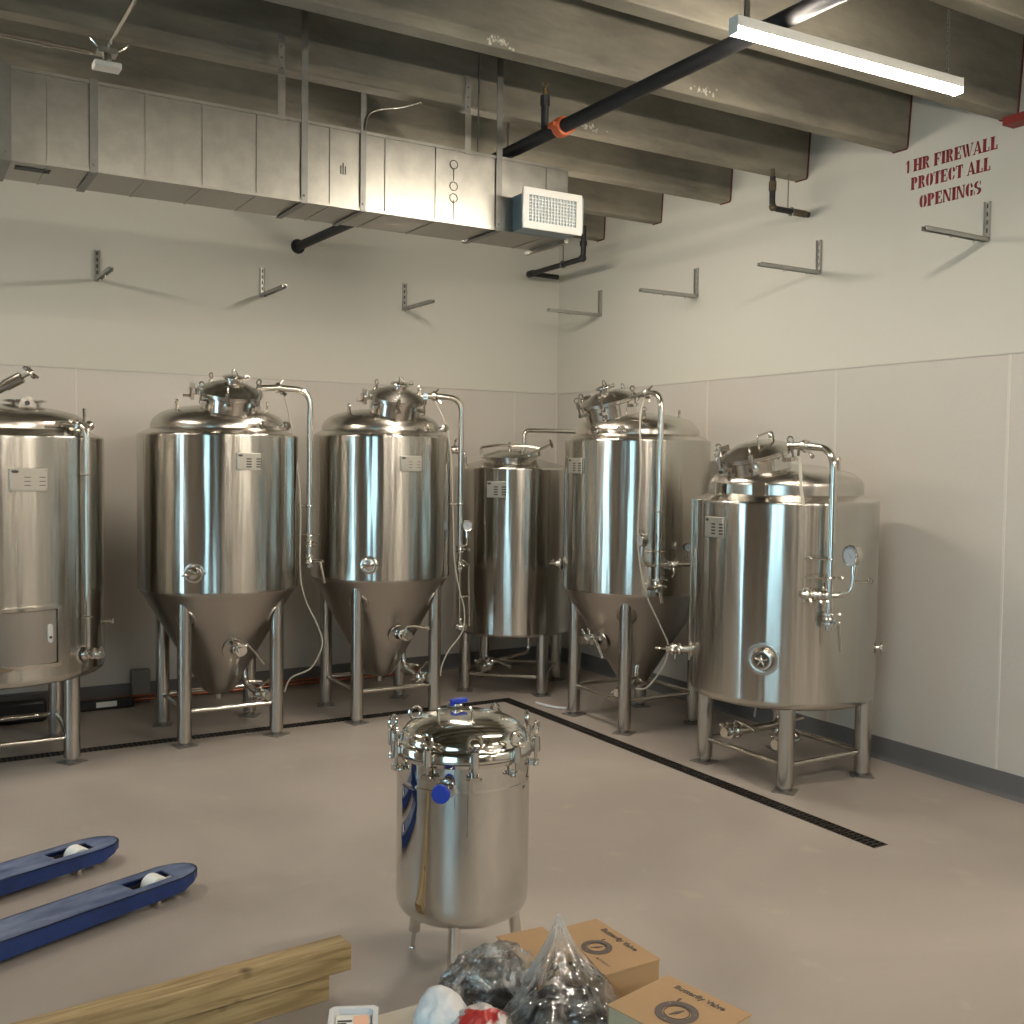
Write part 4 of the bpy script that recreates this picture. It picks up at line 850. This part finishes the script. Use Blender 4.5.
# ------------------------------------------------------------ small tank in the corner
def hot_tank(loc, rz, label, R, zr, zb):
    t = thing('water_tank', label, 'tank', loc, rz)
    m = MB(); m.lathe([(0, zb-.02), (R-.05, zb-.006), (R-.012, zb+.003), (R, zb+.014), (R, zr-.006), (R-.006, zr)], 96); m.build('tank_shell', SHELL, t, sharp=50)
    m = MB(); m.lathe([(R-.006, zr), (R*.75, zr+.03), (R*.4, zr+.075), (0, zr+.09)], 72); d = m.build('top_plate', DOME, t, sharp=30)
    m = MB(); c = Matrix.Translation((0, -.16, zr+.072)) @ Matrix.Rotation(radians(6), 4, 'X'); m.lathe([(.20, -.05), (.20, .0), (.225, .006), (.225, .016), (.20, .02)], 40, c); nk = m.build('manway', FITM, t)
    m = MB(); m.lathe([(.222, .018), (.222, .026), (.18, .045), (.10, .066), (0, .074)], 40, c); m.build('manway_lid', DOME, nk)
    m = MB(); q = [c @ Vector(p) for p in [(-.235, 0, .02), (-.235, 0, .085), (-.1, 0, .105), (.12, 0, .105), (.235, 0, .085), (.235, 0, .02)]]; m.tube(q, .011, 8, bend=.02); m.cyl(c @ Vector((0, 0, .07)), c @ Vector((0, 0, .13)), .012, 8)
    m.cyl(c @ Vector((.16, -.1, .03)), c @ Vector((.34, -.12, .12)), .010, 8); m.torus(c @ Vector((.355, -.125, .13)), (1, 0, .4), .03, .008, 16, 6); m.build('lid_yoke', FITM, nk)
    legs(t, [(-.31, -.31), (.31, -.31), (.31, .31), (-.31, .31)], .047, zb+.02, .14)
    nameplate(t, radians(-4), 1.60, R, w=.15, h=.125)
    m = MB(); m.tube([(-.14, -.30, zb), (-.14, -.30, .26), (-.14, -.40, .22)], .014, 12, bend=.04); m.tube([(.16, -.1, zb), (.16, -.1, .30), (0, -.30, .27), (-.10, -.36, .25)], .018, 12, bend=.05); m.build('outlet_pipe', FITM, t)
    valve(t, (-.12, -.40, .23), (-.5, -1, -.1), (.4, 0, .9), 1.3, .16)
    m = MB(); m.tube([(-.38, -.12, zr+.02), (-.38, -.12, zr+.13), (-.52, -.12, zr+.13)], .018, 12, bend=.06); m.build('top_elbow', FITM, t)
    valve(t, (-.46, -.12, zr+.135), (1, 0, 0), (0, -.3, 1), 1.0, .06)
    m = MB(); ztop = zr+.30
    m.tube([(.08, .0, zr+.08), (.08, .0, ztop), (.62, .35, ztop)], .018, 12, bend=.05); m.build('transfer_pipe', PIPE, t)
    return t
t4 = hot_tank((4.375, 7.30, 0), radians(-43), 'small plain steel tank standing back in the corner between two fermenters', .475, 1.768, .46)

# ------------------------------------------------------------ clutter along the back wall
m = MB(); m.tube([(-1.9, 8.0, .03), (3.9, 8.0, .03)], .013, 10); m.tube([(-1.9, 7.96, .05), (.9, 7.96, .05), (1.0, 7.99, .06), (3.9, 7.99, .06)], .009, 10, bend=.03)
tag(m.build('copper_line', COPPER), 'copper pipe pair along the floor by the back wall', 'pipe')
m = MB(); m.box((1.56, 8.02, .0), (1.69, 8.095, .24)); tag(m.build('electrical_box', mat('grey_plastic', (.22, .21, .19), .5), bevel=.006), 'grey box at the back wall behind the left fermenter leg', 'box')
t = thing('power_strip', 'black bundle with a small white label on the floor behind the tanks', 'power strip', (1.33, 7.93, 0))
MB().box((-.19, -.03, 0), (.22, .04, .07)).build('strip_body', BLACKPL, t, bevel=.01); MB().box((-.04, -.032, .02), (.10, -.0305, .058)).build('strip_label', WHITEM, t)
m = MB(); m.box((-.3, 7.72, .0), (.95, 7.92, .16)); tag(m.build('cable_trunk', BLACKPL, bevel=.03), 'low black trunking lying behind the left tank', 'trunking')
m = MB(); m.box((4.30, 6.30, 0), (4.34, 6.50, .004)); m2 = MB(); m2.tube([(4.19, 6.62, .010), (4.205, 6.52, .010), (4.235, 6.43, .010), (4.29, 6.36, .010)], .010, 8, bend=.05)
tag(m2.build('plastic_offcut', WHITEPL), 'short white plastic strip on the floor beside the corner fermenter leg', 'plastic strip')

# ------------------------------------------------------------ filter housing in the foreground
LIDS = mat('lid_steel', (.70, .68, .63), .11, 1, rvar=.03, vscale=3)
fl_ = thing('filter_housing', 'mirror steel pressure vessel on three legs standing alone in the foreground', 'vessel', (1.785, 3.305, 0))
R = .239; zb, zf = .235, .785
m = MB(); m.lathe([(0, zb-.050), (R*.6, zb-.046), (R*.86, zb-.034), (R*.95, zb-.018), (R*.99, zb+.005), (R, zb+.035), (R, zf-.104), (R+.0004, zf-.102), (R, zf-.100), (R, zf-.012)], 96); m.build('vessel_body', FILT, fl_, sharp=50)
m = MB(); m.lathe([(R-.01, zf-.018), (R+.008, zf-.018), (R+.012, zf-.004), (R, zf-.002)], 72); m.build('body_flange', LIDS, fl_)
m = MB(); m.lathe([(R-.01, zf-.004), (R+.015, zf-.002), (R-.01, zf)], 72); m.build('flange_gasket', RUBBER, fl_)
p = [(R+.014, zf), (R+.014, zf+.024), (R+.010, zf+.030), (R-.006, zf+.030), (R-.012, zf+.034)]
for k in range(1, 15):
    a = k/14*pi/2; p.append(((R-.012)*cos(a)**.8 if k < 14 else 0, zf+.034+.088*sin(a)))
m = MB(); m.lathe(p, 96); lid = m.build('vessel_lid', LIDS, fl_, sharp=50)
hp = [(-.127, -.045, zf+.085), (-.127, -.045, zf+.158), (-.021, -.102, zf+.158), (-.021, -.102, zf+.085)]
MB().tube(hp, .0055, 10, bend=.018).build('lid_handle', FITM, lid)
m = MB(); m.cyl((.0, .06, zf+.10), (.0, .06, zf+.140), .014, 14); m.cyl((-.02, .06, zf+.132), (.02, .06, zf+.132), .010, 12); vv = m.build('vent_valve', FITM, lid)
m = MB(); m.box((-.015, .048, zf+.141), (.042, .072, zf+.158)); m.box((-.022, .05, zf+.128), (-.012, .07, zf+.156)); m.build('valve_lever', BLUEP, vv, bevel=.003)
for k in range(10):
    a = radians(-74+36*k); out = Vector((cos(a), sin(a), 0)); c = out*(R+.022)+Vector((0, 0, zf)); up = Vector((0, 0, 1)); sd = out.cross(up)
    m = MB(); m.cyl(c-up*.055, c+up*.05, .0065, 8); m.cyl(c-up*.008, c+up*.046, .0165, 14, .0145); m.torus(c+up*.074, out*.85+sd*.3, .0225, .0066, 20, 8)
    m.cyl(c-up*.050-sd*.020, c-up*.050+sd*.020, .006, 8); m.box((-.020, -.016, -.008), (.012, .016, .008), Matrix.Translation(c-up*.048) @ Matrix.Rotation(a, 4, 'Z')); m.sphere(c-up*.050-sd*.022, .008, 8); m.sphere(c-up*.050+sd*.022, .008, 8)
    m.build('eye_bolt', FITM, fl_)
# front port with blue cap
def vdir(px_off): return None
ca = atan2(-3.305, -1.785)   # toward the camera
a = ca-radians(14); n = Vector((cos(a), sin(a), 0)); c = n*R+Vector((0, 0, zf-.085))
m = MB(); m.cyl(c-n*.01, c+n*.055+Vector((0, 0, -.004)), .019, 16); m.lathe([(0, .045), (.026, .045), (.028, .052), (.026, .058), (0, .058)], 20, rotM(n, c)); m.lathe([(.019, -.004), (.036, -.002), (.030, .006), (.019, .008)], 20, rotM(n, c)); pt = m.build('side_port', FITM, fl_)
m = MB(); n2 = (n+Vector((0, 0, -.0))).normalized(); m.lathe([(0, .056), (.030, .056), (.032, .060), (.031, .072), (.027, .075), (0, .075)], 28, rotM(n2, c)); m.build('port_cap', BLUEP, pt)
a = ca+radians(168)
for k, (dx, dy, lower) in enumerate([(-.118, .165, True), (-.135, -.190, False), (.235, -.005, False)]):
    top = Vector((dx*.86, dy*.86, zb-.005)); d = Vector((dx, dy, 0))
    m = MB(); 
    if k == 0: bt = top.lerp(d, .70); m.cyl(bt, top+(top-d)*.1, .021, 18); m.cyl(d, bt, .008, 10); m.cyl(d, d+Vector((0, 0, .004)), .012, 12)
    else: m.cyl(d, top+(top-d)*.1, .021, 18)
    m.build('leg', FITM, fl_)
m = MB(); a = ca+radians(58); 
for k, (u, z0, z1) in enumerate([(0, .64, .70), (.012, .62, .65)]): 
    nn = Vector((cos(a+u), sin(a+u), 0))*(R+.0008); m.box((-.003, -.003, z0), (.003, .003, z1), Matrix.Translation((nn.x, nn.y, 0)))

# ------------------------------------------------------------ timbers
wd = radians(6.3)
def timber(x1, y1, z0, z1, L, wdt, label, rz, **k):
    m = MB(); m.box((-L, 0, 0), (0, wdt, z1-z0)); o = m.build('timber_beam', WOOD, bevel=.004); o.location = (x1, y1, z0); o.rotation_euler = (0, 0, rz); return tag(o, label, 'timber', 'stacked square timbers')
timber(1.262, 3.258, 0, .089, 1.75, .089, 'lower square timber resting on the floor under the longer one', radians(4.2))
timber(1.338, 3.252, .0895, .178, 1.9, .089, 'upper yellow timber overhanging the one beneath it at its right end', radians(4.2))

# ------------------------------------------------------------ pallet jack
pj = thing('pallet_jack', 'blue pallet jack with two worn forks reaching in from the left', 'pallet jack', (.2, 4.3, 0), radians(21.5))
Wp = Matrix.Rotation(-radians(21.5), 4, 'Z') @ Matrix.Translation((-.2, -4.3, 0))
def fork(tipw, Lk=1.15, hw=.092):
    tl = Wp @ Vector((*tipw, 0)); x1, yc = tl.x, tl.y; x0 = x1-Lk; zt, zb2 = .087, .014
    hx0, hx1 = x1-.315, x1-.125; hy = .045
    out = [(x0, -hw), (x1-.115, -hw), (x1-.05, -hw*.80), (x1-.015, -hw*.52), (x1, -hw*.2), (x1, hw*.2), (x1-.015, hw*.52), (x1-.05, hw*.80), (x1-.115, hw), (x0, hw)]
    m = MB(); m.cur = 0
    # top plate pieces round the wheel slot
    t0 = .006
    def piece(poly): m.prism([(x, yc+y) for x, y in poly], zt-t0, zt)
    piece([(x0, -hw), (hx0, -hw), (hx0, hw), (x0, hw)]); piece([(hx0, -hw), (hx1, -hw), (hx1, -hy), (hx0, -hy)]); piece([(hx0, hy), (hx1, hy), (hx1, hw), (hx0, hw)])
    piece([(hx1, -hw)]+out[1:-1]+[(hx1, hw)])
    m.cur = 1
    # side skirts
    def skirt(P):
        for (a, b) in zip(P[:-1], P[1:]):
            k0 = zb2 if a[0] < x1-.12 else zb2+.015+.03*(a[0]-(x1-.115))/.115; k1 = zb2 if b[0] < x1-.12 else zb2+.015+.03*(b[0]-(x1-.115))/.115
            d = Vector((b[0]-a[0], b[1]-a[1], 0)).normalized(); nn = Vector((-d.y, d.x, 0))*.006
            A, B = Vector((a[0], a[1]+yc, 0)), Vector((b[0], b[1]+yc, 0))
            m.add([A+Vector((0, 0, k0)), B+Vector((0, 0, k1)), B+Vector((0, 0, zt)), A+Vector((0, 0, zt)), A+nn+Vector((0, 0, k0)), B+nn+Vector((0, 0, k1)), B+nn+Vector((0, 0, zt)), A+nn+Vector((0, 0, zt))],
                  [(0, 1, 2, 3), (7, 6, 5, 4), (0, 4, 5, 1), (3, 2, 6, 7), (0, 3, 7, 4), (1, 5, 6, 2)])
    skirt(out)
    f = m.build('fork', [BLUEW, BLUE], pj, sharp=30)
    # hardware under the fork
    m = MB(); m.cyl((x1-.235, yc-hw-.012, .022), (x1-.235, yc+hw+.012, .022), .010, 12); m.box((hx0+.01, yc-hy, .060), (hx0+.02, yc+hy, .075)); m.build('axle', LEGM, f)
    m = MB(); m.cyl((x1-.185, yc-.038, .048), (x1-.185, yc+.038, .048), .048, 32); m.build('load_wheel', NYLON, f, bevel=.004)
    m = MB(); m.box((hx0-.05, yc-.04, .035), (hx1-.05, yc-.034, .065)); m.box((hx0-.05, yc+.034, .035), (hx1-.05, yc+.04, .065)); m.build('wheel_fork', BLACKPL, f)
    return x0, yc
x0, ya = fork((1.112, 4.452)); x0b, yb2 = fork((.888, 4.945))
ym = (ya+yb2)/2; xc = min(x0, x0b)
m = MB(); m.box((xc-.10, min(ya, yb2)-.09, .03), (xc+.02, max(ya, yb2)+.09, .20)); m.prism([(-.20, .2), (.20, .2), (.12, .42), (-.12, .42)], 0, .05, Matrix(((0, 0, 1, xc-.08), (1, 0, 0, ym), (0, 1, 0, 0), (0, 0, 0, 1)))); m.build('carriage', BLUE, pj, bevel=.008)
m = MB(); m.cyl((xc-.2, ym, .12), (xc-.2, ym, .42), .045, 20); m.box((xc-.28, ym-.06, .16), (xc-.14, ym+.06, .26)); m.build('hydraulic_pump', BLUE, pj, bevel=.006)
m = MB()
for s_ in (-1, 1): m.cyl((xc-.22, ym+s_*.045-.02, .09), (xc-.22, ym+s_*.045+.02, .09), .09, 28)
m.build('steer_wheels', BLACKPL, pj, bevel=.004)
m = MB(); m.tube([(xc-.22, ym, .35), (xc-.34, ym, 1.05)], .016, 12); m.tube([(xc-.34, ym, 1.05), (xc-.34, ym-.09, 1.12), (xc-.35, ym-.06, 1.24), (xc-.35, ym+.06, 1.24), (xc-.34, ym+.09, 1.12), (xc-.34, ym, 1.05)], .014, 12, bend=.04); m.build('tow_handle', BLUE, pj)

# ------------------------------------------------------------ table corner with parts
tb = thing('work_table', 'beige topped table, only its far edge showing under the parcels', 'table', (.85, 1.30, 0))
ZT = .78
m = MB(); m.box((-.55, -.45, ZT-.03), (.37, .455, ZT)); m.build('table_top', TABLEM, tb, bevel=.004)
for x, y in ((-.50, -.40), (.32, -.40), (.32, .38), (-.50, .38)): MB().cyl((x, y, 0), (x, y, ZT-.03), .016, 12).build('leg', ALU, tb)
def text_mesh(s, size, M, m, parent, name):
    c = bpy.data.curves.new(name, 'FONT'); c.body = s; c.size = size; c.extrude = .0002; c.offset = size*.018; c.align_x = 'CENTER'; c.align_y = 'CENTER'
    o = bpy.data.objects.new(name, c); COL.objects.link(o); dg = bpy.context.evaluated_depsgraph_get(); dg.update(); me = bpy.data.meshes.new_from_object(o.evaluated_get(dg)); bpy.data.objects.remove(o)
    me.transform(M); me.materials.clear(); me.materials.append(m); q = bpy.data.objects.new(name, me); COL.objects.link(q); q.parent = parent; return q
def valve_box(loc, rz, sx, sy, h, label, mark=True, lift=.0, pale=0):
    t = thing('cardboard_box', label, 'box', loc, rz, 'butterfly valve boxes')
    m = MB(); m.cur = pale; m.box((-sx/2, -sy/2, 0), (sx/2, sy/2, h-.003)); m.build('carton', [KRAFT, KRAFT_LIT], t, bevel=.0015)
    l = MB(); e = .0015
    l.add([(-sx/2-e, -sy/2-e, h-.0025), (sx/2+e, -sy/2-e, h-.0025), (sx/2+e, sy/2+e, h-.0025), (-sx/2-e, sy/2+e, h-.0025), (-sx/2-e, -sy/2-e, h+lift), (sx/2+e, -sy/2-e, h+lift*.2), (sx/2+e, sy/2+e, h), (-sx/2-e, sy/2+e, h+lift*.3)],
          [(0, 3, 2, 1), (4, 5, 6, 7), (0, 1, 5, 4), (1, 2, 6, 5), (2, 3, 7, 6), (3, 0, 4, 7)])
    lid = l.build('lid_flap', KRAFT, t)
    if mark:
        zz = h+.0008+lift*.38; q = MB(); cx, cy = -.012, -.005; r = min(sx, sy)*.235
        M = Matrix.Translation((cx, cy, zz)); q.lathe([(r*.66, 0), (r*.66, .0006), (r, .0006), (r, 0)], 40, M); q.lathe([(r*.56, 0), (r*.56, .0006), (r*.60, .0006), (r*.60, 0)], 40, M)
        a = radians(-20); d = Vector((cos(a), sin(a))); e2 = Vector((-d.y, d.x)); pts = [d*r*.42, e2*r*.10, -d*r*.42, -e2*r*.10]; q.prism([(p.x, p.y) for p in pts], 0, .0006, M)
        q.box((r*.92, r*.50, 0), (r*1.20, r*.60, .0006), M @ Matrix.Rotation(.1, 4, 'Z')); q.build('valve_emblem', INK, lid)
        cuts = MB()
        for k in range(3):
            b = radians(60+120*k); cuts.box((r*.76, -r*.02, .0005), (r*.9, r*.02, .0009), M @ Matrix.Rotation(b, 4, 'Z'))
        cuts.build('emblem_marks', KRAFT, lid)
        text_mesh('Butterfly Valve', .018, Matrix.Translation((sx*.36, .0, zz)) @ Matrix.Rotation(-pi/2, 4, 'Z'), INK, lid, 'printed_words')
        text_mesh('BUTTERFLY', .008, Matrix.Translation((-sx*.30, -sy*.30, zz)) @ Matrix.Rotation(-pi/2, 4, 'Z'), INK, lid, 'small_print')
    return t
HBX = .10
# box centres found from their lid corners at z = .88
valve_box((1.170, 1.607, ZT), radians(1), .127, .20, HBX, 'kraft valve box with round emblem, farther of the two printed ones', lift=.002)
valve_box((1.148, 1.348, ZT), radians(11.5), .158, .178, HBX, 'kraft valve box with round emblem and pale side, nearest the camera', pale=1)
valve_box((1.062, 1.672, ZT), radians(-4), .098, .12, HBX+.001, 'plain kraft box flap half hidden behind the wrapped black parts', mark=False)
# bags
def blob(name, c, s, amp, freq, m, label=None, cat=None, parent=None, spikes=(), flat=None, seed=0, lev=5, ridge=False, zmin=None):
    bm = bmesh.new(); bmesh.ops.create_icosphere(bm, subdivisions=lev, radius=1)
    for v in bm.verts:
        d = v.co.normalized(); q = d*freq+Vector((seed, seed*.7, -seed))
        n_ = noise.fractal(q, 1.0, 2.1, 4)
        if ridge: n_ = (1-2*abs(noise.noise(q)))*.6+(1-2*abs(noise.noise(q*2.3)))*.3+.4*n_
        r = 1+amp*n_
        for sd_, ln, sh in spikes:
            sd_ = Vector(sd_).normalized(); k = max(0, d.dot(sd_))**sh; r += ln*k
        p = Vector((d.x*s[0], d.y*s[1], d.z*s[2]))*r; p = p+Vector(c)
        if zmin is not None and p.z < zmin: p.z = zmin+(p.z-zmin)*.02
        v.co = p
    me = bpy.data.meshes.new(name); bm.to_mesh(me); bm.free(); me.materials.append(m)
    me.polygons.foreach_set('use_smooth', [True]*len(me.polygons))
    o = bpy.data.objects.new(name, me); COL.objects.link(o)
    if parent: o.parent = parent
    if label: tag(o, label, cat)
    return o
ZS = ZT+.002
def bag(c, rx, ry, h, tip, label, seed, m, folds=9):
    mb = MB(); n, k_ = 160, 60; vs_ = []; fs = []; rnd = random.Random(seed); ph = [rnd.uniform(0, 6.28) for _ in range(5)]
    prof = [(0, .80), (.06, .98), (.16, 1.03), (.26, .99), (.36, .90), (.46, .74), (.56, .55), (.68, .35), (.80, .19), (.90, .09), (1.0, .015)]
    for i in range(k_+1):
        t = i/k_
        for (a, ra), (b, rb_) in zip(prof[:-1], prof[1:]):
            if a <= t <= b: q = (t-a)/(b-a); R_ = ra+(rb_-ra)*q; break
        for j in range(n):
            a = 2*pi*j/n
            f = abs(sin(folds*.5*a+ph[0]+t*1.5))*.5+abs(sin(3.5*a+ph[1]-t*2))*.35+abs(sin(11*a+ph[2]+t*3))*.15
            w = noise.noise(Vector((cos(a)*2.2, sin(a)*2.2, t*4+seed)))
            r = R_*(1-.05*(1-t)-(.10+.45*min(1, t*1.6))*(1-f)*(.5 if t < .3 else 1)*.75+.14*w)
            sx_ = tip[0]*max(0, t-.25)**1.3*1.6; sy_ = tip[1]*max(0, t-.25)**1.3*1.6
            z = h*t if t > .04 else 0
            vs_.append((c[0]+rx*r*cos(a)+sx_, c[1]+ry*r*sin(a)+sy_, ZS+z+.008*w*(t > .05)))
    for i in range(k_):
        for j in range(n): fs.append((i*n+j, i*n+(j+1) % n, (i+1)*n+(j+1) % n, (i+1)*n+j))
    mb.add(vs_, fs); return tag(mb.build('plastic_bag', m, sharp=180), label, 'bag')
blob('wrapped_part', (.955, 1.640, ZS+.058), (.062, .046, .048), .25, 2.2, BLACKPL, 'black part wrapped inside the bubble film bag', 'part', seed=3, lev=4, zmin=ZS+.004)
blob('bubble_wrap_bag', (.955, 1.640, ZS+.062), (.086, .062, .064), .17, 2.6, BUBBLE, 'crinkled bubble film bag over black parts, left of the clear pointed bag', 'bag', seed=5, lev=6, ridge=True, zmin=ZS, spikes=[((-1, .1, .5), .25, 10)])
blob('black_part', (1.005, 1.495, ZS+.050), (.085, .052, .048), .25, 1.9, BLACKPL, 'black rubber parts inside the clear pointed bag', 'part', seed=9, lev=5, zmin=ZS+.004)
bag((1.012, 1.50), .135, .085, .205, (.030, .06), 'clear plastic bag with a pointed tip beside the valve boxes', 4, FILM)
blob('white_pouch', (.826, 1.60, ZS+.036), (.050, .05, .055), .12, 1.5, WHITEPL, 'plain white plastic pouch left of the bags', 'pouch', seed=2, lev=5, zmin=ZS, spikes=[((.1, .3, 1), .25, 6)])
REDPRINT = mat('red_white_print', (.62, .58, .55), .35, var=.0); 
def redprint():
    m = REDPRINT; nt = m.node_tree; L = nt.links; b = nt.nodes['Principled BSDF']; tc = nt.nodes.new('ShaderNodeTexCoord'); n_ = nt.nodes.new('ShaderNodeTexNoise'); n_.inputs['Scale'].default_value = 28; n_.inputs['Detail'].default_value = 2
    r = nt.nodes.new('ShaderNodeValToRGB'); e = r.color_ramp.elements; e[0].position = .53; e[1].position = .57; e[0].color = (.50, .46, .43, 1); e[1].color = (.38, .03, .025, 1)
    L.new(tc.outputs['Object'], n_.inputs['Vector']); L.new(n_.outputs['Fac'], r.inputs[0]); L.new(r.outputs[0], b.inputs['Base Color'])
redprint()
blob('red_print_bag', (.868, 1.53, ZS+.040), (.050, .05, .044), .2, 2.4, REDPRINT, 'small crinkled bag with red print in front of the white pouch', 'bag', seed=21, lev=5, ridge=True, zmin=ZS)
tr = thing('plastic_tray', 'small white plastic tray with a red label at the bottom edge', 'tray', (.702, 1.700, ZT), radians(-25))
def tray():
    m = MB(); a, b, h = .040, .055, .028
    P = lambda x, y, z: [(-x+.008, -y, z), (x-.008, -y, z), (x, -y+.008, z), (x, y-.008, z), (x-.008, y, z), (-x+.008, y, z), (-x, y-.008, z), (-x, -y+.008, z)]
    rings = [P(a*.85, b*.85, 0), P(a, b, h), P(a+.004, b+.004, h+.001), P(a-.005, b-.005, h+.001), P(a*.85-.004, b*.85-.004, .004)]
    vs_ = [p for r in rings for p in r]; fs = [tuple(range(8))[::-1], tuple(range(32, 40))]
    for i in range(4):
        for k in range(8): fs.append((i*8+k, i*8+(k+1) % 8, (i+1)*8+(k+1) % 8, (i+1)*8+k))
    m.add(vs_, fs); m.build('tray_shell', WHITEPL, tr, sharp=30)
    m = MB(); m.cur = 0; m.box((-.031, -.045, .018), (.031, .045, .020)); m.cur = 1; m.box((-.028, .02, .0201), (-.002, .026, .0206)); m.box((-.028, .012, .0201), (-.012, .017, .0206)); m.cur = 2; m.box((-.031, -.045, .0201), (.031, .004, .0204)); m.cur = 3; m.box((.0, .0, .0202), (.028, .04, .0208))
    m.build('tray_label', [WHITEM, DARKTXT, mat('label_red', (.6, .10, .06), .5), mat('label_peach', (.85, .5, .33), .5)], tr)
tray()
